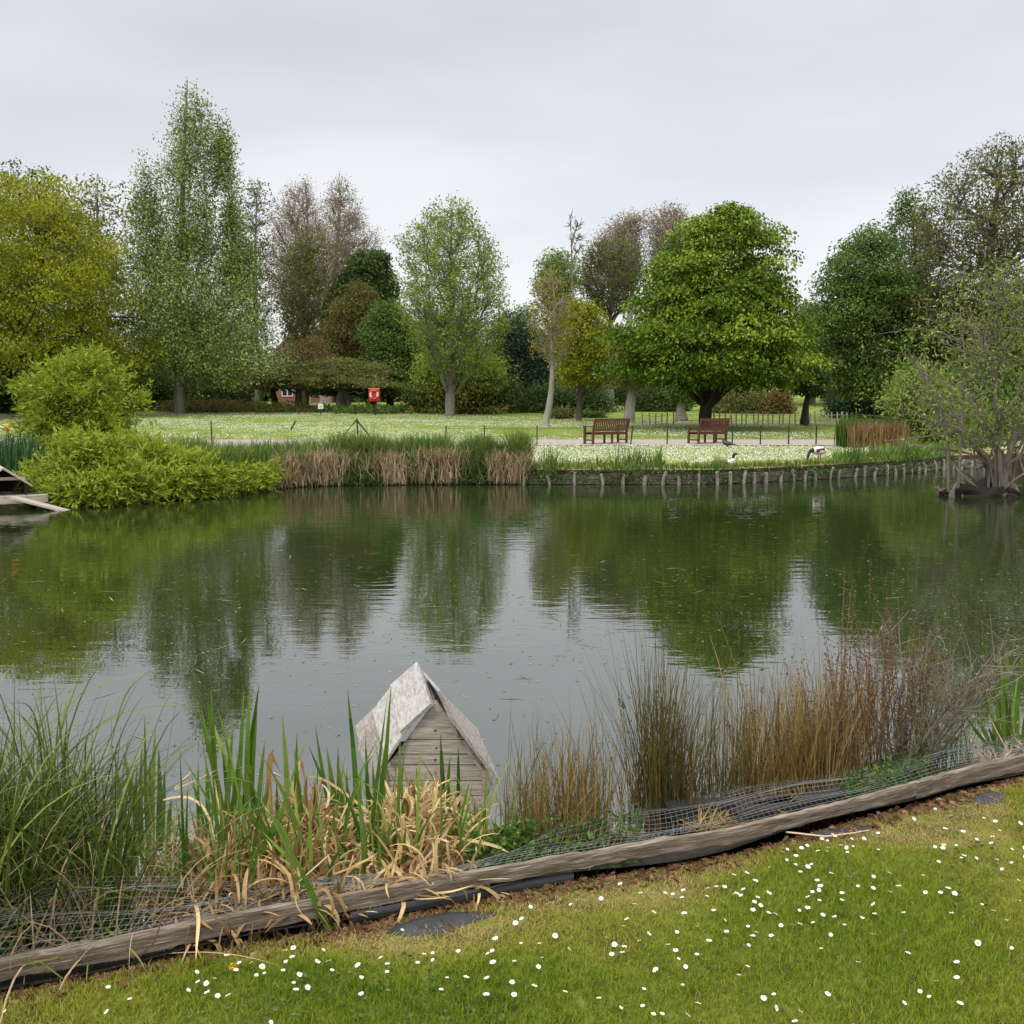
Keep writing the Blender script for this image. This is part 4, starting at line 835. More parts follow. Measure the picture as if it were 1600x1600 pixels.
# ================================================================== BENCHES
M_BENCH = noise_mat('bench_hardwood', [(.3, (.065, .022, .014)), (.7, (.15, .055, .035))], 6, stretch=(1, 6, 6), rough=.55, bump=.2)
def make_bench(px, ybase, D, yaw, label, W=1.62):
    b = at(px, ybase, D); root = thing('park_bench', label, 'bench', (b[0], D, float(H(b[0], D)) + .02), 'wooden benches beside the path')
    root.rotation_euler = (0, 0, yaw); x = W / 2
    # local: back faces -y (towards the pond), seat extends to +y
    def P_(name, lst): V, Fq = boxes(lst); return mesh_np(name, V, [Fq], M_BENCH, parent=root)
    for s in (-1, 1):
        P_('leg', [bar((s * x, 0, 0), (s * x, 0, .42), .07, .08), bar((s * x, 0, .42), (s * x, -.14, .95), .07, .065)])
        P_('leg', [bar((s * x, .52, 0), (s * x, .52, .64), .07, .07)])
        P_('armrest', [bar((s * x, -.06, .66), (s * x, .6, .665), .085, .045), bar((s * x, .03, .14), (s * x, .50, .14), .045, .05)])
    P_('leg', [bar((.12, .02, 0), (.12, .02, .40), .06, .07), bar((.12, .02, .37), (.12, .5, .37), .05, .06), bar((.12, .5, 0), (.12, .5, .40), .06, .07)])
    P_('seat', [box((0, .06 + i * .1, .43), (W + .0, .085, .028)) for i in range(5)] + [box((0, -.005, .385), (W - .08, .035, .085)), box((0, .52, .385), (W - .08, .035, .085))])
    P_('backrest', [bar((-x + .03, -.145, .90), (x - .03, -.145, .90), .05, .11), bar((-x + .03, -.035, .52), (x - .03, -.035, .52), .04, .07)] +
       [bar((xx, -.04, .54), (xx, -.138, .86), .052, .016) for xx in np.linspace(-x + .1, x - .1, 17)])
    return root
make_bench(953, 692.5, 39.0, rad(33), 'brown slatted bench by the path with more lawn showing through its back')
make_bench(1113, 692.5, 39.2, rad(36), 'redder slatted bench standing in front of the chestnut trunk', W=1.5)

# ================================================================== BIRDS
def bird(name, label, cat, loc, yaw, rings, legs, mats, scale=1., group=None):
    """rings: (x, z, half_width, half_height, mat). one continuous lofted body"""
    root = thing(name, label, cat, loc, group); root.rotation_euler = (0, 0, yaw)
    R = np.array([q_[:4] for q_ in rings], float) * scale; S = len(R); P = np.stack([R[:, 0], R[:, 0] * 0, R[:, 1]], 1)
    # dense spline resample
    tt = np.linspace(0, S - 1, S * 4); Ri = np.stack([np.interp(tt, range(S), R[:, k]) for k in range(4)], 1)
    for _ in range(2): Ri[1:-1] = (Ri[:-2] + 2 * Ri[1:-1] + Ri[2:]) / 4
    P = np.stack([Ri[:, 0], Ri[:, 0] * 0, Ri[:, 1]], 1); T = norm(np.gradient(P, axis=0)); Nn = np.stack([-T[:, 2], T[:, 0] * 0, T[:, 0]], 1); sd_ = 14
    an = np.arange(sd_) / sd_ * 2 * PI
    V = P[:, None] + Ri[:, 2, None, None] * np.cos(an)[None, :, None] * np.array([0, 1., 0]) + Ri[:, 3, None, None] * np.sin(an)[None, :, None] * Nn[:, None]
    M = len(P); ii = np.arange(M * sd_).reshape(M, sd_); q = np.stack([ii[:-1], np.roll(ii[:-1], -1, 1), np.roll(ii[1:], -1, 1), ii[1:]], -1).reshape(-1, 4)
    mi = np.repeat([rings[min(S - 1, int(round(v)))][4] for v in tt[:-1]], sd_)
    caps = [ii[0][::-1][None], ii[-1][None]]; Vl = [V.reshape(-1, 3)]; Fl = [q]; o_ = M * sd_
    for (lx_, lz, fx) in legs:
        for s in (-1, 1):
            PP = np.array([[[lx_, s * .06, lz], [lx_ - .01, s * .06, lz * .5], [lx_, s * .06, .015], [lx_ + fx, s * .07, .008]]]) * scale
            v2, q2 = tubes(PP, np.array([[.022, .012, .012, .016]]) * scale, 6); Vl.append(v2); Fl.append(q2 + o_); o_ += len(v2)
            mi = np.concatenate([mi, np.full(len(q2), len(mats) - 1)])
    Vl = np.concatenate(Vl); mi = np.concatenate([mi, [rings[0][4], rings[-1][4]]])
    mesh_np('body', Vl, Fl + caps, mats, parent=root, smooth=True, midx=mi)
    for s in (-1, 1):
        if name == 'goose':
            wx = (-.16 if not legs or label.startswith('canada') or True else 0)
            bmw = rbox((.34 * scale, .03 * scale, .13 * scale), .014 * scale, 3)
            put(bmw, 'wing', mats[0], root, (rings[4][0] * scale - .02, s * rings[4][2] * scale * .9, rings[4][1] * scale + .02), (rad(-14) * s, rad(8), 0))
    return root
M_GB = plain('goose_brown', (.10, .065, .04), .8); M_GK = plain('goose_black', (.008, .008, .009), .6); M_GW = plain('goose_white', (.72, .70, .66), .8); M_GL = plain('goose_leg', (.02, .018, .016), .6)
c = at(1138, 726, 27.3)
bird('goose', 'sitting brown goose with a black head and white breast behind the posts', 'goose', (c[0] + .02, 27.35, .35), rad(-18),
     [(-.62, .20, .01, .01, 1), (-.55, .20, .06, .03, 1), (-.42, .19, .12, .09, 0), (-.26, .17, .17, .13, 0), (-.1, .15, .19, .15, 0), (.03, .16, .17, .15, 2), (.12, .22, .11, .11, 2), (.145, .31, .065, .07, 2), (.145, .37, .045, .05, 1), (.15, .44, .045, .05, 1), (.175, .485, .05, .05, 1), (.23, .49, .04, .035, 1), (.28, .482, .022, .015, 1), (.315, .477, .008, .006, 1)],
     [], [M_GB, M_GK, M_GW, M_GL], .8)
c = at(1278, 722, 29.2)
bird('goose', 'standing goose with pale body bending its black neck down to feed', 'goose', (c[0] + .05, 29.3, .385), rad(200),
     [(-.32, .42, .02, .02, 2), (-.27, .42, .09, .06, 2), (-.18, .42, .15, .12, 2), (-.05, .42, .18, .155, 2), (.08, .42, .18, .15, 2), (.2, .43, .13, .12, 2), (.29, .44, .075, .08, 1), (.36, .42, .05, .055, 1), (.41, .34, .045, .05, 1), (.44, .24, .042, .045, 1), (.46, .16, .045, .05, 1), (.485, .11, .035, .035, 1), (.51, .07, .018, .018, 1), (.52, .05, .006, .006, 1)],
     [(-.02, .3, .07)], [M_GB, M_GK, M_GW, M_GL], .82)
c = at(1140, 698, 36)
bird('pigeon', 'small dark pigeon on the daisy lawn at the foot of the second bench', 'pigeon', (c[0], 36.4, float(H(0, 36.4))), rad(165),
     [(-.24, .1, .01, .008, 0), (-.15, .11, .04, .02, 0), (-.08, .12, .065, .055, 0), (0, .13, .075, .07, 0), (.07, .14, .06, .06, 0), (.1, .19, .035, .04, 0), (.115, .23, .03, .03, 0), (.14, .23, .015, .012, 0), (.16, .225, .004, .004, 0)],
     [(0, .08, .03)], [plain('pigeon_grey', (.05, .05, .055), .7), M_GL], 1.3)

# ================================================================== SPRAWLING WILLOW in the water
D = 23.2; bp = at(1560, 775, D); bp[2] = -.1
root = thing('willow_tree', 'sprawling many-stemmed willow rooted in the water with thin pale leaves', 'tree', bp)
rows = [(400, 1540, 1660), (450, 1470, 1700), (500, 1440, 1720), (550, 1405, 1730), (600, 1390, 1730), (650, 1400, 1700), (700, 1430, 1640)]
tips = sample_crown(rows, D, 620, .8, .62, .5, 44, 2.0)
parts = skeleton(tips, [bp, at(1572, 730, D), at(1588, 670, D), at(1606, 590, D), at(1625, 470, D)], .09, 13, 8, 1.0, .012, 44, .5, .12, .14)
r = np.random.default_rng(12)
limbs = [[(1560, 772), (1545, 735), (1520, 690), (1490, 640), (1440, 590), (1418, 545)], [(1566, 770), (1560, 700), (1556, 640), (1553, 560), (1562, 430)], [(1560, 690), (1540, 660), (1515, 620), (1490, 590)],
         [(1556, 735), (1530, 712), (1500, 705), (1470, 702), (1440, 697), (1400, 690)], [(1565, 745), (1555, 728), (1540, 727), (1525, 733), (1505, 728), (1480, 716)], [(1575, 770), (1568, 730), (1560, 700), (1548, 680), (1560, 655), (1572, 640)],
         [(1560, 655), (1575, 640), (1600, 600), (1640, 540)], [(1530, 765), (1505, 745), (1485, 720), (1470, 690)], [(1585, 690), (1600, 740), (1620, 770)], [(1545, 740), (1550, 700), (1562, 680)],
         [(1555, 765), (1520, 760), (1495, 752), (1480, 752), (1462, 740)], [(1552, 772), (1530, 758), (1518, 745), (1500, 735)], [(1590, 772), (1575, 740), (1582, 700), (1600, 660)], [(1500, 700), (1505, 640), (1508, 560), (1500, 480)], [(1485, 700), (1470, 650), (1450, 610), (1445, 560)],
         [(1560, 772), (1590, 745), (1640, 720)], [(1545, 770), (1525, 740), (1520, 700), (1535, 640), (1530, 560)]]
for k, pts in enumerate(limbs):
    P = np.array([at(a, b, D + r.uniform(-.5, .7) * (i > 0)) for i, (a, b) in enumerate(pts)]); S = 14
    s_ = np.linspace(0, len(P) - 1, S); P = np.stack([np.interp(s_, range(len(P)), P[:, j]) for j in range(3)], 1)
    for _ in range(2): P[1:-1] = (P[:-2] + 2 * P[1:-1] + P[2:]) / 4
    P[0, 2] = min(P[0, 2], .1); ra = .06 if k in (0, 1, 5, 12) else .034
    V, q = tubes(P[None], (ra * np.linspace(1, .3, S))[None], 7); parts.append((V, q, 0))
n = 14; A = np.stack([bp[0] + r.uniform(-1.25, .6, n), bp[1] + r.uniform(-.35, .6, n), np.full(n, -.12)], 1); Bq = A + np.stack([r.normal(0, .35, n), r.normal(0, .2, n), r.uniform(.15, .55, n)], 1)
V, q = tubes(bez(A, (A + Bq) / 2 + r.normal(size=A.shape) * .15, Bq, 6), np.full((n, 1), .06) * np.linspace(1.2, .3, 6)[None] * r.uniform(.5, 1.4, (n, 1)), 6); parts.append((V, q, 0))
V, q, T = join(parts); mesh_np('trunk', V, [q], BARK['willow'], parent=root, smooth=True, loc=bp)
bm = bmesh.new(); bmesh.ops.create_icosphere(bm, subdivisions=4, radius=1)
for v in bm.verts:
    nzv = 1 + .25 * float(patch(np.array(v.co.x * 3), np.array(v.co.y * 3 + v.co.z * 4), 2, 2)); v.co = Vector((v.co.x * .75 * nzv - .3, v.co.y * .4 * nzv + .1, v.co.z * .34 * nzv + .04))
me = bpy.data.meshes.new('root_mound'); bm.to_mesh(me); bm.free(); put(me, 'root_mound', m_mud, root, (0, 0, 0))
V, q, T = clump_leaves(tips, 15, .22, .10, .32, .3, .8, seed=45, tint_amp=.45); mesh_np('crown', V, [q], LM['sallow'], tint=T, parent=root, loc=bp)

# ================================================================== NEAR LAWN
def colx(px, y, z=.5): return (px - 800) / F * (y * cp + (CAM_Z - z) * sp)
M_BLADE = leaf_mat('lawn_grass', [(0, (.42, .28, .13)), (.25, (.30, .25, .065)), (.5, (.255, .275, .025)), (.75, (.17, .235, .014)), (1, (.085, .16, .009))], .3, .5)
BROWN = [(1010, 1385, 95, 42, 1.0), (900, 1400, 120, 30, .8), (640, 1460, 200, 34, 1.0), (430, 1480, 120, 26, .8), (1300, 1300, 190, 22, .9), (1500, 1262, 120, 26, .9), (60, 1535, 150, 30, .55), (1120, 1345, 90, 25, .7), (200, 1520, 120, 18, .5)]
BW = [(atz(a, b, .5), c_ / F * 3.6, d_ / F * 3.6 / .45, s_) for a, b, c_, d_, s_ in BROWN]
def brown(x, y):
    v = np.zeros_like(x)
    for (P, sx_, sy_, s_) in BW: v = np.maximum(v, s_ * np.exp(-((x - P[0]) / sx_) ** 2 - ((y - P[1]) / sy_) ** 2))
    d = edge_y(x) - y; v = np.maximum(v, np.exp(-(d / .09) ** 2) * .9)
    return np.clip(v + .25 * patch(x, y, 7, 21) * (v > .05), 0, 1)
N = 640000
y = 1.75 + (5.6 - 1.75) * rng.uniform(0, 1, N) ** .9; x = rng.uniform(-.85, 1.0, N) * (y + .5)
d = edge_y(x) - y; br = brown(x, y); soil = np.exp(-((d - .06) / .07) ** 2) * (.6 + .4 * patch(x, y, 5, 17))
ok = (d > .01) & (rng.uniform(0, 1, N) > soil * .8) & (rng.uniform(0, 1, N) > np.clip(br - .7, 0, 1) * 1.5)
x, y, d, br = x[ok], y[ok], d[ok], br[ok]; n = len(x)
B = np.stack([x, y, near_z(x, y) - .003], 1)
lush = patch(x, y, 2.2, 30); ln = (.013 + .011 * rng.uniform(0, 1, n)) * (1.05 + .35 * lush) * (1 - .35 * br)
V, q = ribbons(B, rng.uniform(0, 2 * PI, n), ln * 1.35, np.abs(rng.normal(.35, .45, n)) + br * .6, rng.uniform(0, 1.1, n), rng.uniform(.002, .0036, n), 2, taper=.7)
T = np.clip(.62 + .17 * lush + .16 * patch(x, y, .9, 33) + .15 * rng.normal(size=n) - 1.1 * br - .3 * (rng.uniform(0, 1, n) < .06), 0, 1)
tag(mesh_np('lawn_grass', V, [q], M_BLADE, tint=np.repeat(T, 2)), 'short mown grass of the near lawn, browned beside the timber edging', kind='stuff')
# small rosette weeds / clover in the grass
N = 9000; y = rng.uniform(1.8, 4.6, N); x = rng.uniform(-.6, .6, N) * (y + .4); cl = patch(x, y, 1.8, 51) + .5 * patch(x, y, 6, 52); ok = (cl > .55) & (edge_y(x) - y > .3); x, y = x[ok], y[ok]; n = len(x)
C = np.stack([x, y, near_z(x, y) + rng.uniform(.012, .026, n)], 1); ax = rng.normal(size=(n, 3)); ax[:, 2] *= .25
V, q = leaves(C, ax, rng.uniform(.012, .024, n), rng.uniform(.008, .013, n)); tag(mesh_np('clover', V, [q], M_WEED, tint=rng.uniform(.3, 1, n)), 'clover and small broad leaves mixed into the near lawn', kind='stuff')
# litter on the bare soil strip
M_LITTER = leaf_mat('brown_litter', G_((.05, .025, .014), (.14, .07, .035), (.30, .20, .11)), .1, .8)
N = 16000; x = rng.uniform(-3.0, 4.5, N); d = np.abs(rng.normal(.07, .055, N)); y = edge_y(x) - d; pxx = x; br = brown(x, y); ok = (d > .005) & (rng.uniform(0, 1, N) < .25 + .75 * br); x, y = x[ok], y[ok]; n = len(x)
C = np.stack([x, y, near_z(x, y) + rng.uniform(.002, .014, n)], 1); ax = rng.normal(size=(n, 3)); ax[:, 2] *= .2; big = rng.uniform(0, 1, n) < .12
V, q = leaves(C, ax, np.where(big, rng.uniform(.02, .05, n), rng.uniform(.008, .035, n)), np.where(big, rng.uniform(.012, .028, n), .0028))
tag(mesh_np('leaf_litter', V, [q], M_LITTER, tint=np.clip(rng.beta(1.6, 2, n), 0, 1)), 'brown leaf and straw litter along the timber edging', kind='stuff')
# daisies: individual flowers
m_pet = plain('daisy_petal', (.86, .86, .84), .6, spec=.2); m_eye = plain('daisy_eye', (.70, .50, .03), .7); m_stem = plain('daisy_stem', (.08, .14, .02), .6)
def daisy_mesh(seed):
    r = np.random.default_rng(seed); Vs, Fs, mi, o_ = [], [], [], 0; R = .0115
    k = 19
    for i in range(k):
        a = i / k * 2 * PI + r.normal() * .06; up = r.uniform(.0, .0035); rr = R * r.uniform(.88, 1.1); wv = .0021
        ca, sa = math.cos(a), math.sin(a); mid = rr * .65
        V = np.array([[ca * .002 - sa * -wv * .5, sa * .002 + ca * -wv * .5, .0], [ca * mid + sa * wv, sa * mid - ca * wv, up * .4], [ca * rr, sa * rr, up], [ca * mid - sa * wv, sa * mid + ca * wv, up * .4]])
        Vs.append(V); Fs.append(np.array([[0, 1, 2, 3]]) + o_); mi.append(0); o_ += 4
    sd = 8; an = np.arange(sd) / sd * 2 * PI
    V = np.concatenate([np.stack([.0042 * np.cos(an), .0042 * np.sin(an), np.full(sd, .0004)], 1), np.stack([.0026 * np.cos(an), .0026 * np.sin(an), np.full(sd, .0022)], 1)])
    i = np.arange(sd); Fs.append(np.stack([i, (i + 1) % sd, (i + 1) % sd + sd, i + sd], 1) + o_); mi += [1] * sd
    Fs.append(np.array([[sd, sd + 1, sd + 4, sd + 5], [sd + 1, sd + 2, sd + 3, sd + 4], [sd + 5, sd + 6, sd + 7, sd]]) + o_); mi += [1] * 3; Vs.append(V); o_ += 2 * sd
    V, q = tubes(np.array([[[0, 0, -.034], [.001, .001, -.015], [0, 0, 0]]]), np.array([[.0009, .0008, .0009]]), 4); Vs.append(V); Fs.append(q + o_); mi += [2] * len(q)
    return np.concatenate(Vs), Fs, mi
protos = []
for s in range(5):
    V, Fs, mi = daisy_mesh(s); o = mesh_np('daisy', V, Fs, [m_pet, m_eye, m_stem], midx=mi); protos.append(o)
    tag(o, 'small white daisy flowering in the near lawn', 'daisy', 'daisies in the near lawn')
cl = [(1130, 1400, 70, 35, 34), (1230, 1370, 60, 25, 26), (1170, 1480, 60, 40, 16), (1330, 1420, 60, 50, 14), (1540, 1300, 60, 26, 26), (1560, 1380, 50, 45, 16), (700, 1490, 130, 25, 26), (560, 1500, 90, 22, 16), (470, 1520, 60, 14, 10),
      (880, 1450, 60, 40, 14), (1240, 1320, 70, 12, 22), (1080, 1530, 120, 40, 14), (1400, 1520, 130, 50, 16), (350, 1530, 70, 20, 9), (100, 1555, 90, 30, 6), (800, 1540, 200, 40, 16), (1480, 1440, 90, 50, 14)]
r = np.random.default_rng(19); used = []; q_i = 0
for (a, b, sx_, sy_, c_) in cl:
    k = 0
    while k < c_ and len(used) < 300:
        pxx, pyy = r.normal(a, sx_ * 1.55), r.normal(b, sy_ * 1.35)
        if not (-30 < pxx < 1640 and pyy < 1650): continue
        P = atz(pxx, pyy, .53)
        if edge_y(P[0]) - P[1] < .16: k += .2; continue
        if used and min((P[0] - u_[0]) ** 2 + (P[1] - u_[1]) ** 2 for u_ in used) < .0004: continue
        if brown(np.array([P[0]]), np.array([P[1]]))[0] > .6 and r.uniform() < .8: k += .3; continue
        used.append(P); k += 1
        if q_i < 5: o = protos[q_i]
        else: o = protos[q_i % 5].copy(); COL.objects.link(o)
        o.location = (P[0], P[1], float(near_z(P[0], P[1])) + r.uniform(.024, .036)); sc_ = r.uniform(.5, .88); o.scale = (sc_, sc_, sc_ if sc_ < 1 else 1)
        o.rotation_euler = (r.normal() * .3, r.normal() * .3, r.uniform(0, 6)); q_i += 1
# the many tiny daisies beyond the counted ones (off to the sides and far strip)
N = 260; y = rng.uniform(2.9, 5.2, N); x = rng.uniform(.9, .62 * 5.6, N); ok = (edge_y(x) - y > .12) & (patch(x, y, 2.5, 71) > .1); x, y = x[ok], y[ok]; n = len(x)
C = np.stack([x, y, near_z(x, y) + rng.uniform(.015, .03, n)], 1); ax = rng.normal(size=(n, 3)); ax[:, 2] *= .2
V, q = leaves(C, ax, .008, .007); tag(mesh_np('daisy_buds', V, [q], m_daisyfar, tint=rng.uniform(.5, 1, n)), 'tiny closed daisy buds sprinkled in the lawn', kind='stuff')
# single dandelion
P = atz(364, 1508, .53); root = thing('dandelion', 'orange-yellow dandelion head near the timber edging', 'flower', (P[0], P[1], float(near_z(P[0], P[1]))))
V, q = leaves(np.array([[0, 0, .03]]) + rng.normal(size=(40, 3)) * [.005, .005, .004], rng.normal(size=(40, 3)) + [0, 0, .6], .014, .004); mesh_np('flower', V, [q], plain('dandelion_yellow', (.75, .40, .02)), parent=root)
V, q = tubes(np.array([[[0, 0, 0], [0, 0, .03]]]), np.array([[.0015, .0015]]), 5); mesh_np('stalk', V, [q], m_stem, parent=root)

# ================================================================== TIMBER EDGING
M_TIMBER = noise_mat('edging_timber', [(.25, (.05, .037, .027)), (.5, (.15, .115, .085)), (.75, (.34, .30, .25))], 6, stretch=(.9, 12, 14), rough=.9, bump=.9, detail=9, dist=.006)
def timber_mat(i0, i1):
    d_ = EDGE[i1] - EDGE[i0]; return noise_mat('edging_timber', [(.28, (.045, .033, .024)), (.5, (.16, .125, .09)), (.74, (.36, .32, .27))], 6, stretch=(.8, 11, 13), rough=.9, bump=.9, detail=10, dist=.006, rot=math.atan2(d_[1], d_[0]))
def plank(i0, i1, label, hgt=.085, wid=.028, seed=0, dz=0, e0=0, e1=0):
    r = np.random.default_rng(seed); P = EDGE[i0:i1 + 1].copy(); m = 8 * (len(P) - 1) + 1; s_ = np.linspace(0, len(P) - 1, m); P = np.stack([np.interp(s_, range(len(P)), P[:, j]) for j in range(3)], 1)
    P[:, 2] = .572 + dz + .004 * np.cumsum(r.normal(size=m)) / 3; P[:, 1] += wid / 2 + .002
    T = norm(np.gradient(P, axis=0)); T[:, 2] = 0; Sd = np.stack([T[:, 1], -T[:, 0], T[:, 0] * 0], 1)   # towards the camera
    prof = [(.5, -hgt), (.5, -hgt * .5), (.5, -.012), (.42, -.003), (.2, 0), (-.25, .001), (-.46, -.006), (-.5, -.02), (-.5, -hgt)]
    V = np.array([[P[k] + Sd[k] * a * wid * (1 + r.normal() * .05) + [0, 0, b + r.normal() * .0018] for a, b in prof] for k in range(m)]); K = len(prof)
    ii = np.arange(m * K).reshape(m, K); q = np.stack([ii[:-1], np.roll(ii[:-1], -1, 1), np.roll(ii[1:], -1, 1), ii[1:]], -1).reshape(-1, 4)
    o = mesh_np('edging_timber', V.reshape(-1, 3), [q, ii[0][::-1][None], ii[-1][None]], timber_mat(i0, i1), loc=P[0]); return tag(o, label, 'timber edging', 'timbers edging the near lawn')
plank(0, 5, 'pale grey edging timber running out from the sedge to the first saw joint', seed=1, hgt=.062)
plank(5, 12, 'long weathered edging timber between the two joints, above the dark liner', seed=2, hgt=.052, dz=-.002)
plank(12, 16, 'thick brown edging timber climbing toward the iris at the lawn corner', seed=3, hgt=.068, dz=.004)
# older sunken timber behind
for (a, b, c_, d_, lab) in [(690, 1352, 770, 1340, 'short sunken board end under the dead leaves'), (955, 1312, 1000, 1303, 'short grey board stub behind the folded netting'), (1150, 1278, 1330, 1240, 'dark sunken plank under the golden rushes'), (1040, 1265, 1240, 1255, 'black wet plank below the rush clumps')]:
    V, Fq = bar(atz(a, b, .42), atz(c_, d_, .42), .09, .05); tag(mesh_np('sunken_board', V, [Fq], M_TIMBER if 'short' in lab else M_DARK), lab, 'board')
# black pond liner
M_LINER = plain('black_liner', (.016, .017, .02), .5)
def liner(pts, label, z=.508, wob=.006):
    P = np.array([atz(a, b, z) for a, b in pts]); c = P.mean(0); n = len(P)
    rings = [c + (P - c) * f for f in (1.0, .8, .55, .3)]; V = np.concatenate(rings + [c[None]]); V[:, 2] += wob * patch(V[:, 0], V[:, 1], 30, 3); V[:n, 2] = .49
    ii = np.arange(4 * n).reshape(4, n); q = np.stack([ii[:-1], np.roll(ii[:-1], -1, 1), np.roll(ii[1:], -1, 1), ii[1:]], -1).reshape(-1, 4); tri = np.stack([ii[3], np.roll(ii[3], -1), np.full(n, 4 * n)], 1)
    tag(mesh_np('pond_liner', V, [q, tri], M_LINER, smooth=True), label, 'pond liner')
liner([(600, 1448), (640, 1434), (700, 1424), (780, 1415), (800, 1424), (740, 1440), (690, 1458), (630, 1462)], 'grey-black liner patch lying bare in the soil under the long timber')
liner([(1512, 1247), (1530, 1238), (1560, 1236), (1580, 1244), (1566, 1254), (1530, 1256)], 'slate-like liner patch near the thick brown timber')
liner([(1262, 1303), (1310, 1293), (1368, 1286), (1352, 1297), (1300, 1306)], 'dark liner sliver under the bend of the timber')
x_ = np.array([colx(p, 3.3) for p in (560, 620, 700, 780, 850, 900)]); ty = edge_y(x_) - .006
V = np.array([[xx, yy - a, zz] for (xx, yy) in zip(x_, ty) for a, zz in ((0.0, .514), (.004, .508), (.010, .502), (.012, .485))]); ii = np.arange(24).reshape(6, 4); q = np.stack([ii[:-1, :-1], ii[1:, :-1], ii[1:, 1:], ii[:-1, 1:]], -1).reshape(-1, 4)
tag(mesh_np('liner_edge', V, [q], M_LINER, smooth=True), 'strip of black liner edge showing beneath the long weathered timber', 'pond liner')
# fallen straw stick on soil
P = np.array([atz(a, b, .515) for a, b in [(1228, 1300), (1290, 1307), (1330, 1302), (1358, 1297)]]); V, q = tubes(P[None], np.array([[.004, .004, .003, .002]]), 5); tag(mesh_np('dry_stalk', V, [q], M_STRAW, tint=np.full(len(q), .9)), 'long dry stalk lying on the soil below the timber bend', 'stalk')

# ================================================================== NETTING
M_WIRE = plain('galvanised_wire', (.17, .185, .18), .6, .1)
xs_ = np.arange(EDGE[1, 0], 4.6, .024); prt = []
def net_surf(x, v):      # v 0..1 outwards
    fold = .05 * patch(x, v * .6, 4.0, 41) + .03 * patch(x, v, 9, 42); ext = .17 + .07 / (1 + np.exp((x + 1.0) * 9)) + .66 / (1 + np.exp(-(x - .02) * 7)) + .07 * patch(x, x * 0, 2.5, 43) - .4 / (1 + np.exp(-(x - 2.0) * 3))
    lf_ = 1 / (1 + np.exp((x + 1.0) * 9)); z = .572 + (-.23 + .75 * lf_) * ext * v * (1 - .35 * v * lf_) + fold * .55 * np.sin(v * PI) + .045 * np.exp(-((x - .35) / .06) ** 2) * np.clip(np.sin(v * PI), 0, 1)
    return np.stack([x + v * (.12 + .1 * patch(x, v, 2, 44)), edge_y(x) + .035 + ext * v, z], -1)
vv = np.linspace(0, 1, 14)
A = net_surf(xs_[:, None] + 0 * vv[None], vv[None] + 0 * xs_[:, None])
V, q = tubes(A, np.full(A.shape[:2], .0007), 3); prt.append((V, q, .5))
vw = np.linspace(0, 1, 17); A2 = net_surf(xs_[:, None] + 0 * vw[None], vw[None] + 0 * xs_[:, None]).transpose(1, 0, 2)
V, q = tubes(A2, np.full(A2.shape[:2], .0007), 3); prt.append((V, q, .5))
V, q, T = join(prt); tag(mesh_np('wire_netting', V, [q], M_WIRE), 'galvanised wire netting draped from the timber edging over the pond plants', 'netting')

# ================================================================== NEAR PLANTS
M_SEDGE = leaf_mat('sedge', G_((.022, .042, .008), (.085, .125, .02), (.29, .33, .08)), .3, .4)
M_FLAG = leaf_mat('flag_iris', G_((.035, .075, .012), (.085, .165, .022), (.18, .27, .045), (.33, .33, .09)), .35, .4)
M_TAN = leaf_mat('dead_iris', G_((.13, .07, .03), (.37, .245, .10), (.68, .53, .30)), .2, .65)
M_RUSH = leaf_mat('rush', G_((.045, .055, .018), (.13, .11, .035), (.28, .17, .055)), .15, .55)
M_GOLD = leaf_mat('rush_gold', G_((.10, .06, .024), (.24, .155, .05), (.40, .30, .11)), .15, .6)
M_NETTLE = leaf_mat('nettle', G_((.025, .055, .012), (.07, .13, .022), (.17, .25, .05)), .3, .5)
def near_base(pl, pr, d0, d1, n, seed, z0=None):
    r = np.random.default_rng(seed); px = r.uniform(pl, pr, n); d = r.uniform(d0, d1, n); x = colx(px, 3.4, .3)
    for _ in range(4): y = edge_y(x) + d; x = colx(px, y, .2)
    y = edge_y(x) + d; z = ledge_z(x, d) if z0 is None else z0(px, d)
    return np.stack([x, y, z], 1), r
def veg(name, label, cat, parts, mats, group=None):
    """parts: list of (partname,V,q,T,mat)"""
    allv = np.concatenate([p_[1] for p_ in parts]); c = np.array([allv[:, 0].mean(), allv[:, 1].mean(), allv[:, 2].min()])
    if len(parts) == 1: return tag(mesh_np(name, parts[0][1], [parts[0][2]], parts[0][4], tint=parts[0][3], loc=c), label, cat, group)
    root = thing(name, label, cat, c, group)
    for p_ in parts: mesh_np(p_[0], p_[1], [p_[2]], p_[4], tint=p_[3], parent=root, loc=c)
    return root
# sedge clump on the left
B, r = near_base(-160, 205, .12, 1.05, 2100, 1); n = len(B); h = r.uniform(.3, .95, n)
cx_, r_ = near_base(-150, 190, .3, .95, 16, 3); pk_ = r.integers(0, 16, n); B[:, :2] = np.where(r.uniform(0, 1, (n, 1)) < .75, cx_[pk_, :2] + r.normal(size=(n, 2)) * .05, B[:, :2])
V, q = ribbons(B, r.uniform(0, 2 * PI, n), h, np.abs(r.normal(.16, .16, n)), np.abs(r.normal(1.45, .7, n)), r.uniform(.005, .0115, n), 9, power=2.0); T = np.repeat(np.clip(r.beta(1.3, 2.2, n), 0, 1), 9)
B2, r = near_base(-160, 290, .05, .9, 650, 2); n2 = len(B2)
V2, q2 = ribbons(B2, r.uniform(0, 2 * PI, n2), r.uniform(.2, .6, n2), np.abs(r.normal(.5, .4, n2)), r.normal(1.2, .9, n2), r.uniform(.003, .008, n2), 7)
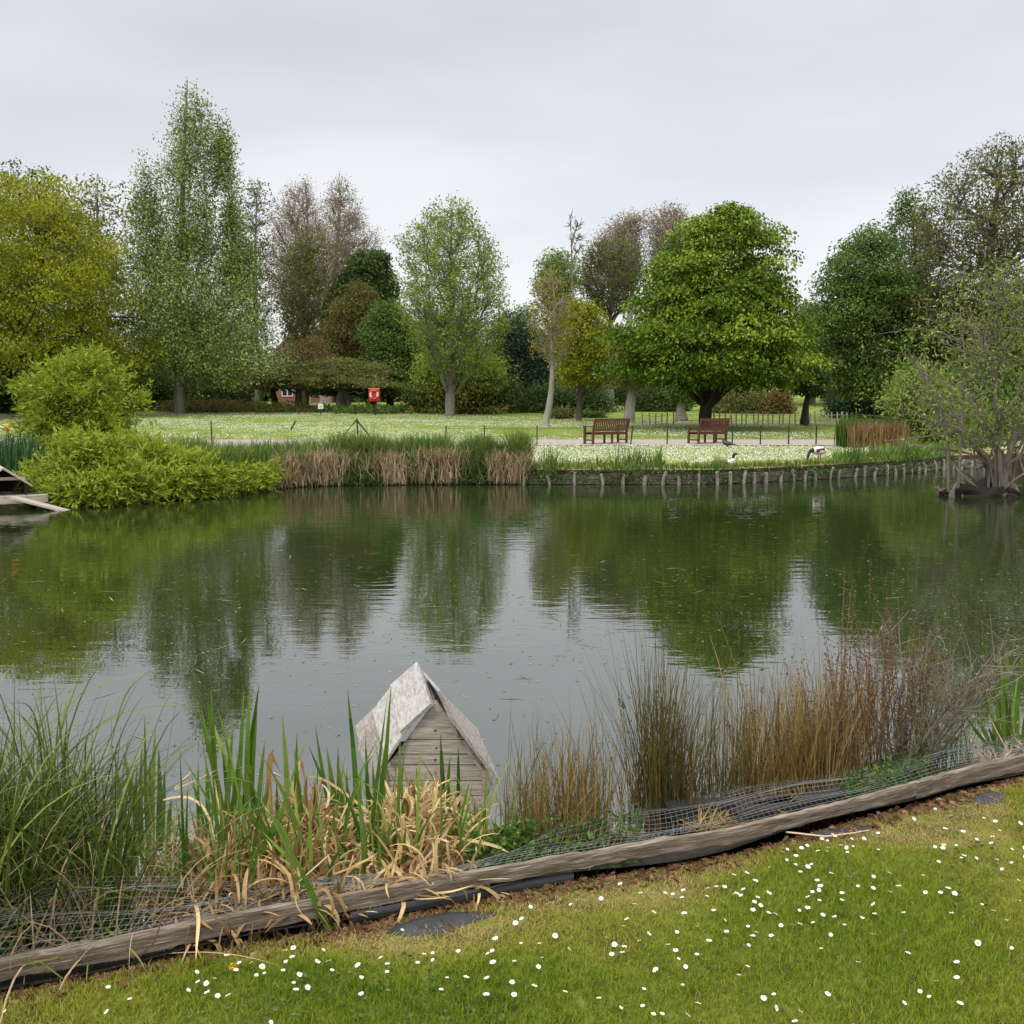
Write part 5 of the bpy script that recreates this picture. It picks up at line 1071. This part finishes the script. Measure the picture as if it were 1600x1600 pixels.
veg('sedge_clump', 'large arching green sedge clump hanging over the timber at the lawn corner', 'sedge', [('leaf_blades', V, q, T, M_SEDGE), ('dead_blades', V2, q2, np.repeat(r.uniform(0, .5, n2), 7), M_STRAW)], None)
# a few long blades overhanging the timber and lawn
def blade3(pts, wd, seg=10):
    P = np.array(pts, float); s_ = np.linspace(0, len(P) - 1, seg + 1); Q = np.stack([np.interp(s_, range(len(P)), P[:, j]) for j in range(3)], 1)
    for _ in range(3): Q[1:-1] = (Q[:-2] + 2 * Q[1:-1] + Q[2:]) / 4
    T = norm(np.gradient(Q, axis=0)); vw = norm(Q - np.array([0, 0, CAM_Z + 1.5])); S = norm(np.cross(T, vw + rng.normal(size=3) * .15)); t_ = np.linspace(0, 1, seg + 1)
    w_ = wd * np.minimum(1, .6 + t_ * 2) * (1 - t_ ** 3 * .97) / 2; V = np.stack([Q - S * w_[:, None], Q + S * w_[:, None]], 1).reshape(-1, 3); ii = np.arange(2 * (seg + 1)).reshape(-1, 2)
    return V, np.stack([ii[:-1, 0], ii[:-1, 1], ii[1:, 1], ii[1:, 0]], 1)
ps = []
for (pts, wd, tt) in [([(112, 1420, 3.2), (160, 1445, 3.0), (215, 1490, 2.85), (228, 1518, 2.8)], .008, .8), ([(0, 1460, 3.0), (60, 1500, 2.8), (110, 1538, 2.65)], .007, .6), ([(200, 1440, 3.05), (150, 1480, 2.9), (60, 1505, 2.75), (0, 1512, 2.7)], .006, .7),
                      ([(190, 1425, 3.2), (225, 1455, 3.05), (262, 1503, 2.9)], .005, .2), ([(-20, 1430, 3.0), (30, 1490, 2.8), (70, 1520, 2.7)], .008, .5), ([(60, 1290, 3.6), (90, 1400, 3.2), (160, 1470, 2.95)], .007, .7),
                      ([(205, 1390, 3.3), (270, 1425, 3.2), (305, 1440, 3.15)], .007, .85), ([(30, 1230, 3.9), (90, 1110, 4.1), (160, 1060, 4.1), (280, 1045, 4.1)], .006, .8), ([(40, 1250, 3.9), (150, 1130, 4.1), (220, 1100, 4.1), (330, 1105, 4.2)], .006, .75), ([(170, 1180, 3.9), (190, 1090, 4.0), (215, 1060, 4.0), (250, 1040, 4.1)], .006, .6),
                      ([(100, 1300, 3.8), (60, 1130, 3.9), (45, 1095, 3.9), (15, 1100, 3.9)], .006, .3)]:
    V, q = blade3([at(*p_) for p_ in pts], wd); ps.append((V, q, tt))
V, q, T = join(ps); veg('long_sedge_blades', 'longest loose sedge blades arching out across the water and the timber', 'sedge', [('b', V, q, T, M_SEDGE)], None)
# flag iris: explicit upright blades (tip px, base px, depth)
IR = [('row of iris blades standing up right of the sedge', [((178, 1178), (205, 1330), 4.1), ((192, 1172), (215, 1340), 4.1), ((226, 1118), (232, 1330), 4.1), ((243, 1138), (238, 1330), 4.15), ((258, 1208), (252, 1330), 4.1), ((222, 1160), (222, 1350), 4.0), ((195, 1180), (225, 1330), 4.2), ((268, 1250), (262, 1330), 4.2), ((214, 1200), (200, 1350), 4.0)]),
      ('tall iris fan with leaning blades left of the dead leaf mound', [((310, 1190), (318, 1350), 3.7), ((322, 1185), (330, 1390), 3.7), ((325, 1100), (345, 1300), 4.0), ((340, 1110), (372, 1195), 4.05), ((380, 1140), (355, 1330), 3.9), ((365, 1130), (352, 1330), 4.0), ((381, 1080), (368, 1290), 4.0), ((391, 1065), (385, 1260), 4.05), ((405, 1073), (380, 1290), 4.05), ((402, 1110), (395, 1280), 4.0), ((414, 1160), (400, 1300), 3.9), ((338, 1250), (360, 1400), 3.5), ((330, 1080), (340, 1260), 4.1), ((420, 1220), (408, 1340), 3.8)]),
      ('single straight iris spear with short companions in the dead leaves', [((441, 1120), (450, 1340), 3.8), ((430, 1270), (440, 1400), 3.4), ((492, 1135), (520, 1290), 4.0), ((510, 1170), (528, 1290), 4.0), ((528, 1168), (530, 1290), 4.05), ((541, 1205), (545, 1310), 4.0), ((470, 1250), (452, 1350), 3.6)]),
      ('iris blades crossing in front of the duck house wall', [((543, 1080), (560, 1300), 4.1), ((611, 1075), (592, 1330), 4.0), ((604, 1100), (572, 1410), 3.6), ((571, 1155), (580, 1330), 4.0), ((582, 1190), (590, 1320), 4.0), ((565, 1210), (558, 1320), 4.0), ((633, 1175), (617, 1330), 4.0), ((688, 1150), (694, 1280), 4.1), ((703, 1185), (698, 1290), 4.1), ((716, 1170), (716, 1290), 4.1), ((545, 1330), (580, 1390), 3.5), ((660, 1220), (645, 1330), 3.9), ((600, 1290), (585, 1400), 3.5), ((615, 1280), (580, 1395), 3.5), ((560, 1240), (580, 1400), 3.6), ((650, 1200), (660, 1300), 4.0)]),
      ('fresh iris tuft at the foot of the dead leaves by the first joint', [((310, 1330), (362, 1425), 3.2), ((328, 1290), (350, 1422), 3.2), ((345, 1320), (352, 1420), 3.2), ((400, 1330), (362, 1425), 3.2), ((392, 1390), (388, 1428), 3.15), ((375, 1370), (382, 1420), 3.15), ((455, 1250), (360, 1400), 3.3), ((370, 1255), (455, 1330), 3.4), ((455, 1330), (520, 1455), 3.1), ((415, 1260), (505, 1420), 3.2), ((510, 1285), (572, 1370), 3.35)]),
      ('iris clump growing at the pond edge beyond the thick timber', [((1562, 1018), (1566, 1165), 5.2), ((1575, 1025), (1572, 1165), 5.2), ((1540, 1080), (1556, 1170), 5.1), ((1590, 1060), (1580, 1165), 5.2), ((1600, 1030), (1588, 1165), 5.2), ((1612, 1050), (1596, 1165), 5.2), ((1556, 1075), (1560, 1170), 5.1), ((1522, 1120), (1550, 1170), 5.0), ((1580, 1090), (1576, 1170), 5.1), ((1630, 1060), (1610, 1170), 5.2), ((1545, 1140), (1560, 1175), 5.0), ((1568, 1100), (1564, 1180), 5.1), ((1605, 1100), (1598, 1180), 5.0), ((1510, 1125), (1545, 1165), 5.0)])]
for k, (lab, bl) in enumerate(IR):
    ps = []; r = np.random.default_rng(300 + k)
    for (tp, bs, Dp) in bl:
        for e in range(1 if r.uniform() < .4 else 2):
            a = at(bs[0] + (e * 9 if e else 0) , bs[1], Dp); a[2] = min(a[2], .45); b = at(tp[0] + e * r.normal() * 14, tp[1] + e * r.uniform(10, 50) - 4, Dp + r.normal() * .08); m_ = (a + b) / 2 + r.normal(size=3) * .02
            m_[0] = a[0] * .55 + b[0] * .45
            V, q = blade3([a, m_, b], r.uniform(.016, .026)); ps.append((V, q, np.clip(r.normal(.26, .13) + np.linspace(.15, .0, len(q)) + np.linspace(0, 1, len(q)) ** 4 * .25 + r.normal(size=len(q)) * .05, 0, 1)))
    V, q, T = join(ps); veg('iris_clump', lab, 'iris', [('b', V, q, T, M_FLAG)], None, 'flag irises at the near margin')
# broad green blades rising all through the dead leaf mounds
B, r = near_base(285, 640, .25, 1.1, 70, 11); n = len(B); B[:, 2] += .05
V, q = ribbons(B, r.uniform(0, 2 * PI, n), r.uniform(.28, .62, n), np.abs(r.normal(.05, .14, n)), np.abs(r.normal(.12, .3, n)), r.uniform(.013, .022, n), 8, taper=.9)
T = np.clip(np.repeat(r.normal(.25, .14, n), 8) + np.tile(np.linspace(.12, 0, 8) + np.linspace(0, 1, 8) ** 4 * .3, n), 0, 1)
veg('scattered_iris_blades', 'broad green iris blades scattered singly through the dead leaf mounds', 'iris', [('b', V, q, T, M_FLAG)], None, 'flag irises at the near margin')
# extra thin green blades through the dead leaves
B, r = near_base(230, 760, .15, 1.25, 420, 9); n = len(B); B[:, 2] += .08
V, q = ribbons(B, r.uniform(0, 2 * PI, n), r.uniform(.15, .45, n), np.abs(r.normal(.15, .25, n)), np.abs(r.normal(.6, .6, n)), r.uniform(.006, .016, n), 6)
veg('young_reed_shoots', 'scattered thin green shoots among the tan dead leaves', 'reed', [('b', V, q, np.repeat(r.uniform(0, 1, n), 6), M_FLAG)], None)
# dead iris leaf mounds
def moundz(cpx, wpx, cd, wd, hh):
    return lambda px, d: np.maximum(.1, .50 - .27 * d + hh * 1.08 * np.exp(-((px - cpx) / wpx) ** 2 - ((d - cd) / wd) ** 2) * .95)
for k, (pl, pr, d0, d1, n, cpx, wpx, cd, wdd, hh, lab, tl) in enumerate([
        (505, 742, .03, 1.15, 2600, 650, 75, .58, .46, .27, 'bright tan mound of curled dead iris leaves before the duck house', .62),
        (395, 540, .03, 1.2, 1700, 470, 75, .62, .55, .30, 'tangled yellowing dead leaves between the spear and the tan mound', .45),
        (265, 410, .03, 1.1, 1300, 345, 75, .55, .5, .22, 'greyish dead leaf tangle at the foot of the tall iris fan', .35)]):
    mz = moundz(cpx, wpx, cd, wdd, hh); B, r = near_base(pl, pr, d0, d1, n, 400 + k, mz); n = len(B); B[:, 2] *= r.uniform(.55, 1, n) ** .5
    V, q = ribbons(B, r.uniform(0, 2 * PI, n), r.uniform(.08, .25, n), np.abs(r.normal(.75, .5, n)), r.normal(1.6, 1.2, n), r.uniform(.008, .019, n), 8, power=1.1, taper=.5, flat=1.2, wob=.5)
    T = np.repeat(np.clip(r.normal(tl, .24, n), 0, 1), 8)
    veg('dead_leaf_mound', lab, 'dead leaves', [('b', V, q, T, M_TAN)], None, 'mounds of dead iris leaves')
    # dark rotten core that carries them
    if k < 3:
        gx = np.linspace(pl - 10, pr + 10, 16); gd = np.linspace(d0, d1 + .05, 10); Vv = []
        for d_ in gd:
            for p_ in gx:
                x0 = colx(p_, 3.4, .2)
                for _ in range(3): x0 = colx(p_, edge_y(x0) + d_, .2)
                zf_ = float(mz(np.array([p_]), np.array([d_]))[0]); ed = min(1, (p_ - pl + 10) / 30, (pr + 10 - p_) / 30, (d1 + .06 - d_) / .2); Vv.append((x0, float(edge_y(x0)) + d_, ledge_z(x0, d_) * (1 - max(ed, 0)) + (zf_ * .78) * max(ed, 0)))
        ii = np.arange(160).reshape(10, 16); q = np.stack([ii[:-1, :-1], ii[:-1, 1:], ii[1:, 1:], ii[1:, :-1]], -1).reshape(-1, 4)
        tag(mesh_np('rotten_thatch', np.array(Vv), [q], m_mud, smooth=True), 'dark rotten thatch under the dead iris leaves', kind='stuff')
# long standing withered iris leaves (orange-brown)
ps = []; r = np.random.default_rng(5)
for (pts, wd, tt) in [([(455, 1330, 3.8), (462, 1200, 3.95), (470, 1178, 4), (478, 1230, 4)], .02, .55), ([(410, 1300, 3.9), (425, 1180, 4), (420, 1172, 4), (440, 1210, 4)], .022, .3), ([(425, 1290, 3.9), (418, 1190, 4), (428, 1170, 4)], .02, .25), ([(300, 1205, 3.7), (262, 1240, 3.6), (345, 1200, 3.7)], .006, .9),
                      ([(255, 1250, 3.6), (290, 1238, 3.6), (325, 1260, 3.55), (335, 1310, 3.5), (340, 1340, 3.4)], .01, .95), ([(352, 1370, 3.3), (345, 1300, 3.4), (340, 1250, 3.5), (335, 1215, 3.5)], .012, .8), ([(300, 1395, 3.15), (312, 1430, 3.0), (308, 1465, 2.85), (306, 1500, 2.8)], .012, .95), ([(285, 1370, 3.3), (270, 1400, 3.2), (268, 1330, 3.4), (280, 1270, 3.6)], .009, .9),
                      ([(350, 1422, 3.2), (340, 1350, 3.3), (332, 1310, 3.3)], .018, .3), ([(358, 1420, 3.2), (352, 1350, 3.3), (362, 1300, 3.35)], .016, .35), ([(600, 1290, 3.7), (560, 1255, 3.9), (500, 1210, 4), (470, 1215, 4)], .011, .6), ([(720, 1310, 3.55), (770, 1320, 3.5), (795, 1332, 3.45)], .012, .8), ([(655, 1395, 3.3), (700, 1395, 3.2), (740, 1383, 3.2)], .009, .9)]:
    V, q = blade3([at(*p_) for p_ in pts], wd); ps.append((V, q, tt))
V, q, T = join(ps); veg('withered_iris_leaves', 'long withered orange and straw iris leaves standing and looping over the mound', 'dead leaves', [('b', V, q, T, M_TAN)], None)
# leafy nettle / brooklime clump
B, r = near_base(728, 835, .1, .95, 2800, 21); n = len(B); ax = r.normal(size=(n, 3)); ax[:, 2] = ax[:, 2] * .4; B[:, 2] = ledge_z(B[:, 0], B[:, 1] - edge_y(B[:, 0])) + r.uniform(0, 1, n) ** .7 * .15 * np.exp(-((B[:, 1] - edge_y(B[:, 0]) - .5) / .5) ** 2)
V, q = leaves(B, ax, r.uniform(.015, .042, n), r.uniform(.01, .028, n)); S, r2 = near_base(735, 830, .2, .9, 60, 22); V2, q2 = ribbons(S, r2.uniform(0, 6, 60), r2.uniform(.2, .4, 60), np.abs(r2.normal(.3, .3, 60)), r2.normal(.6, .5, 60), np.full(60, .006), 6)
veg('nettle_clump', 'leafy green nettle clump spilling under the netting right of the tan mound', 'nettle', [('leaf_mass', V, q, r.uniform(0, 1, n), M_NETTLE), ('stems', V2, q2, np.repeat(r2.uniform(.3, 1, 60), 6), M_NETTLE)], None)
for k, (pl, pr, d0, d1, n, lab) in enumerate([(770, 1000, .08, .7, 1500, 'dark green undergrowth beneath the draped netting'), (1310, 1450, .15, .8, 1700, 'dark leafy weeds at the foot of the red-brown dead stems')]):
    B, r = near_base(pl, pr, d0, d1, n, 30 + k); B[:, 2] += r.uniform(.0, .14, n); ax = r.normal(size=(n, 3)); V, q = leaves(B, ax, r.uniform(.018, .045, n), r.uniform(.006, .016, n))
    veg('weed_patch', lab, 'weeds', [('b', V, q, r.uniform(0, .8, n), M_NETTLE)], None)
# rushes
def rush(label, pl, pr, d0, d1, n, l0, l1, lean, mat, seed, wd=.0038, heads=0, curl=.25, tl=(0, 1), cen=None):
    B, r = near_base(pl, pr, d0, d1, n, seed); n = len(B)
    if cen is not None:   # gather towards tufts
        cx, r_ = near_base(pl, pr, (d0 + d1) / 2 - .05, (d0 + d1) / 2 + .05, cen, seed + 1); pick = r.integers(0, cen, n); B[:, :2] = cx[pick, :2] + r.normal(size=(n, 2)) * [.055, .07]
    az = r.uniform(0, 2 * PI, n); ln = l0 * .8 + (l1 * 1.08 - l0 * .8) * r.beta(1.7, 2.3, n); V, q = ribbons(B, az, ln, np.abs(r.normal(0, lean, n)), np.abs(r.normal(0, curl, n)), np.full(n, wd) * r.uniform(.7, 1.3, n), 5, power=1.3, taper=.75)
    V2, q2 = ribbons(B + [.002, 0, 0], az + PI / 2, ln * .0 + ln, np.zeros(n) + .001, np.zeros(n), np.full(n, .0001), 1) if False else (None, None)
    P = [('stems', V, q, np.repeat(r.uniform(tl[0], tl[1], n), 5), mat)]
    if heads:
        Vr = V.reshape(n, -1, 3); hp = Vr[r.choice(n, heads, replace=False), -4] + r.normal(size=(heads, 3)) * .003; hp = np.repeat(hp, 7, 0) + r.normal(size=(heads * 7, 3)) * .005
        vh, qh = leaves(hp, r.normal(size=hp.shape), .014, .008); P.append(('seed_heads', vh, qh, r.uniform(0, .4, len(qh)), M_RUSH))
    return veg('rush_tussock', label, 'rushes', P, None, 'rush tussocks at the near margin')
rush('short olive rush tussock just right of the duck house', 800, 925, .45, .95, 360, .24, .68, .2, M_RUSH, 40, tl=(.2, .9), cen=4)
rush('green-based short rushes rising through the netting', 845, 930, .2, .6, 170, .22, .5, .24, M_RUSH, 42, wd=.0045, cen=4, tl=(.3, 1))
rush('sparse dry tan stems reaching from the duck house to the tallest rushes', 785, 960, .6, 1.05, 240, .25, .6, .24, M_GOLD, 43, tl=(.1, .9), cen=9)
rush('tallest dark rush tussock with small knobbly seed heads', 955, 1075, .5, .95, 600, .45, 1.0, .2, M_RUSH, 44, heads=26, tl=(0, .8), cen=4)
rush('thinner dark rush tussock between the tallest and the golden one', 1085, 1175, .6, 1.0, 260, .35, .82, .2, M_RUSH, 46, heads=12, tl=(.2, .9), cen=4)
rush('dense golden-orange rush tussock beside the red-brown dead stems', 1185, 1320, .5, .95, 1150, .25, .78, .24, M_GOLD, 48, heads=0, cen=8, wd=.0042)
rush('dark rushes mixed behind the golden tussock', 1150, 1320, .7, 1.1, 220, .5, .95, .18, M_RUSH, 50, heads=10, cen=6)
B, r = near_base(1085, 1270, .38, .62, 900, 52); n = len(B); B[:, 2] += r.uniform(.0, .05, n)
V, q = ribbons(B, r.uniform(0, 2 * PI, n), r.uniform(.05, .16, n), r.uniform(.9, 1.5, n), r.normal(.4, .6, n), r.uniform(.003, .009, n), 4)
veg('dead_rush_litter', 'rusty brown litter of dead leaves below the golden rushes', 'dead leaves', [('b', V, q, np.repeat(r.uniform(0, .9, n), 4), M_GOLD)], None)
# red-brown dead loosestrife
M_REDST = leaf_mat('loosestrife_dead', G_((.06, .033, .02), (.15, .085, .048), (.27, .18, .11)), .1, .8)
B, r = near_base(1285, 1440, .55, 1.0, 150, 60); n = len(B); ln = r.uniform(.4, .95, n) + .25 * (r.uniform(0, 1, n) < .2); az = r.uniform(0, 2 * PI, n); V, q = ribbons(B, az, ln, np.abs(r.normal(0, .17, n)), np.abs(r.normal(.1, .15, n)), np.full(n, .0052), 8, taper=.5)
Vr = V.reshape(n, 9, 2, 3).mean(2); pk = r.integers(0, n, 5200); tt = 4.2 + 3.7 * r.uniform(0, 1, 5200); i0 = tt.astype(int); f = (tt - i0)[:, None]; hp = Vr[pk, i0] * (1 - f) + Vr[pk, np.minimum(i0 + 1, 8)] * f + r.normal(size=(5200, 3)) * .006
vh, qh = leaves(hp, r.normal(size=hp.shape), .012, .008)
B3 = Vr[r.integers(0, n, 420), r.integers(3, 6, 420)]; V3, q3 = ribbons(B3, r.uniform(0, 6.3, 420), r.uniform(.1, .3, 420), r.uniform(.2, .7, 420), -r.uniform(0, .4, 420), np.full(420, .0032), 4)
veg('loosestrife', 'tall red-brown dead loosestrife stems dotted with seed capsules', 'dead plant', [('stems', V, q, np.repeat(r.uniform(.2, 1, n), 8), M_REDST), ('side_twigs', V3, q3, np.repeat(r.uniform(.2, 1, 420), 4), M_REDST), ('seed_capsules', vh, qh, r.uniform(0, .8, len(qh)), M_REDST)], None)
# twiggy shrub
B, r = near_base(1385, 1450, .45, .8, 26, 70); n = len(B); az = r.uniform(-1.2, 1.6, n); lnn = r.uniform(.5, .95, n)
En = B + np.stack([np.cos(az) * lnn * .55, np.sin(az) * lnn * .3, lnn * .75], 1); Mi = (B + En) / 2 + r.normal(size=(n, 3)) * .05; P = bez(B, Mi, En, 9); V, q = tubes(P, np.full((n, 1), .0055) * np.linspace(1, .35, 9)[None], 4); ps = [(V, q, .5)]
m = 420; St = P[r.integers(0, n, m), r.integers(2, 9, m)]; E2 = St + np.stack([r.normal(0, .12, m), r.normal(0, .1, m), r.uniform(-.02, .2, m)], 1); V, q = tubes(bez(St, (St + E2) / 2 + r.normal(size=(m, 3)) * .02, E2, 4), np.full((m, 1), .0022) * np.linspace(1, .5, 4)[None], 3); ps.append((V, q, .5))
V, q, T = join(ps); lp = E2[r.integers(0, m, 330)] + r.normal(size=(330, 3)) * .02; Vl, ql = leaves(lp, r.normal(size=lp.shape), r.uniform(.015, .035, 330), .012)
root = veg('twiggy_shrub', 'small twiggy shrub with sparse lime leaves right of the red-brown stems', 'shrub', [('twigs', V, q, T, BARK['willow']), ('sparse_leaves', Vl, ql, r.uniform(.3, 1, 330), M_NETTLE)], None)
B, r = near_base(1385, 1520, .5, 1.05, 160, 72); n = len(B); V, q = ribbons(B, r.uniform(0, 6.3, n), r.uniform(.2, .55, n), np.abs(r.normal(.1, .2, n)), np.abs(r.normal(.5, .5, n)), r.uniform(.004, .009, n), 6)
veg('grass_tuft', 'loose green grass tuft at the water behind the twiggy shrub', 'grass tuft', [('b', V, q, np.repeat(r.uniform(0, 1, n), 6), M_SEDGE)], None)
B, r = near_base(1530, 1680, .35, .7, 300, 74); n = len(B); V, q = ribbons(B + [0, 0, .03], r.uniform(0, 6.3, n), r.uniform(.08, .25, n), r.uniform(.5, 1.4, n), r.normal(.8, .8, n), r.uniform(.004, .012, n), 5)
veg('dead_grass_tuft', 'straw-coloured dead blades round the base of the corner iris', 'dead leaves', [('b', V, q, np.repeat(r.uniform(0, 1, n), 5), M_STRAW)], None)

# ================================================================== NEAR DUCK HOUSE
A0 = lambda px, py, D_: at(px, py, D_)
c0 = at(680, 1250, 4.95); root = thing('duck_house', 'weathered plank duck house with a warped open roof standing at the near water edge', 'duck house', (c0[0], 4.95, 0))
xl, xr_ = at(604, 1190, 4.95)[0], at(757, 1200, 4.95)[0]; apx = at(681, 1094, 4.95); yb0 = 4.95
zl = .33; apz = apx[2]; dv = np.array([-.09, .62, 0.])        # depth vector of the house
# planks of the gable wall, separately cut boards in one wall mesh
zs = [-.05, .075, .185, .262, .345, .40, .475, apz]; bx_ = []
def half(z): return 1 if z <= zl else max(0, (apz - z) / (apz - zl))
r = np.random.default_rng(2); Vs, Fs, o_ = [], [], 0
cxm = apx[0]
for z0, z1 in zip(zs[:-1], zs[1:]):
    z1_ = z1 - .0055; a0, a1 = half(z0), half(z1_ if z1_ < apz else apz); off = r.uniform(0, .004)
    pts = [(cxm + (xl - cxm) * a0, z0), (cxm + (xr_ - cxm) * a0, z0)]
    if z0 < zl < z1_: pts += [(xr_, zl), (cxm + (xr_ - cxm) * a1, z1_), (cxm + (xl - cxm) * a1, z1_), (xl, zl)]
    else: pts += [(cxm + (xr_ - cxm) * a1, z1_), (cxm + (xl - cxm) * a1, z1_)]
    m = len(pts); V = np.array([(a, yb0 - off, b) for a, b in pts] + [(a, yb0 + .018, b) for a, b in pts]); Vs.append(V)
    Fs.append([[o_ + i for i in range(m)], [o_ + m + i for i in range(m)][::-1]] + [[o_ + i, o_ + (i + 1) % m, o_ + m + (i + 1) % m, o_ + m + i][::-1] for i in range(m)]); o_ += 2 * m
me = bpy.data.meshes.new('gable_wall'); me.from_pydata([tuple(v) for v in local(root, np.concatenate(Vs))], [], [f for g in Fs for f in g]); me.materials.append(M_WOOD); o = bpy.data.objects.new('gable_wall', me); COL.objects.link(o); o.parent = root
for xp_ in (xl - .012, xr_ + .004):
    V, Fq = bar((xp_, yb0 - .004, -.05), (xp_, yb0 - .004, zl - .01), .033, .03); mesh_np('corner_post', local(root, V), [Fq], M_WOOD, parent=root)
for sx_ in (xl, xr_):
    V, Fq = slab([(sx_, yb0 + .02, .3), np.array((sx_, yb0 + .02, .3)) + dv, np.array((sx_, yb0 + .02, -.05)) + dv, (sx_, yb0 + .02, -.05)], .018); mesh_np('side_wall', local(root, V), [Fq], M_WOOD, parent=root)
V, Fq = boxes([bar((xl + dv[0], yb0 + dv[1], .1), (xr_ + dv[0], yb0 + dv[1], .1), .02, .3)]); mesh_np('back_wall', local(root, V), [Fq], M_DARK, parent=root)
def sheet(name, cs, th, mat):
    C4 = [A0(*c_) for c_ in cs]; pass
    if cs[0][0] < 680 and cs[3][0] < 680: C4[2] = C4[3] + (C4[1] - C4[0]) * .35 + (C4[2] - C4[3]) * .65
    V, Fq = slab(C4, th); return mesh_np(name, local(root, V), [Fq], mat, parent=root)
def nails(ob, n, seed):     # small dark nail heads on the gable
    pass
# left slope (front edge at gable, going back): upper sheet warped above the others
sheet('roof_board', [(673, 1099, 4.90), (651, 1034, 5.40), (611, 1068, 5.44), (624, 1143, 4.92)], .016, M_WOODL)
sheet('roof_board', [(640, 1130, 4.93), (613, 1069, 5.46), (582, 1106, 5.48), (603, 1186, 4.88)], .014, M_WOODL)
sheet('roof_board', [(604, 1150, 5.10), (585, 1105, 5.5), (555, 1128, 5.5), (570, 1195, 5.12)], .014, M_WOODG)
sheet('roof_board', [(603, 1180, 4.97), (573, 1135, 5.3), (560, 1165, 5.3), (584, 1222, 5.0)], .014, M_WOODG)
# right slope
sheet('roof_board', [(688, 1078, 4.93), (657, 1043, 5.42), (716, 1111, 5.44), (716, 1148, 4.9)], .014, M_WOODG)
sheet('roof_board', [(706, 1120, 4.88), (708, 1100, 5.40), (746, 1138, 5.44), (783, 1223, 4.84)], .016, M_WOODG)
sheet('roof_board', [(685, 1108, 4.97), (668, 1062, 5.42), (752, 1170, 5.4), (772, 1226, 4.93)], .012, M_WOOD)
M_NAIL = plain('nail', (.03, .025, .02), .6)
for z0 in (.12, .22, .30, .37, .43, .52):
    V, q = tubes(np.array([[[cxm + r.normal() * .012, yb0 - .008, z0], [cxm + r.normal() * .012, yb0 + .004, z0]]]), np.array([[.004, .004]]), 6); mesh_np('nail', local(root, V), [q, np.array([[5, 4, 3, 2, 1, 0]])], M_NAIL, parent=root)

# ================================================================== FLOATING WEED
N = 5200; r = np.random.default_rng(88); pxx = r.uniform(-40, 1640, N); pyy = 800 + 420 * r.uniform(0, 1, N) ** .8
dn = np.exp(-((pyy - 960) / 90) ** 2) * (.4 + .9 * np.clip(patch(pxx * .01, pyy * .03, 1.2, 5), 0, 1)) + .10
ok = r.uniform(0, 1, N) < dn; P = np.array([atz(a, b, .003) for a, b in zip(pxx[ok], pyy[ok])]); n = len(P)
ax = r.normal(size=(n, 3)) * [1, 1, 0]; ax = norm(ax); s_ = np.stack([-ax[:, 1], ax[:, 0], ax[:, 2] * 0], 1); ln = (r.uniform(.008, .035, n) + (r.uniform(0, 1, n) < .08) * r.uniform(.03, .15, n))[:, None] * (P[:, 1:2] / 8) ** .6; wd = r.uniform(.002, .008, n)[:, None] * (P[:, 1:2] / 8) ** .5
V = np.stack([P - ax * ln, P + s_ * wd, P + ax * ln, P - s_ * wd], 1).reshape(-1, 3); q = np.arange(n * 4).reshape(n, 4)
tag(mesh_np('pondweed', V, [q], leaf_mat('pondweed', G_((.05, .07, .02), (.14, .15, .06), (.33, .31, .22)), 0, .6), tint=r.uniform(0, 1, n)), 'scraps of floating weed and dead blades on the pond', kind='stuff')
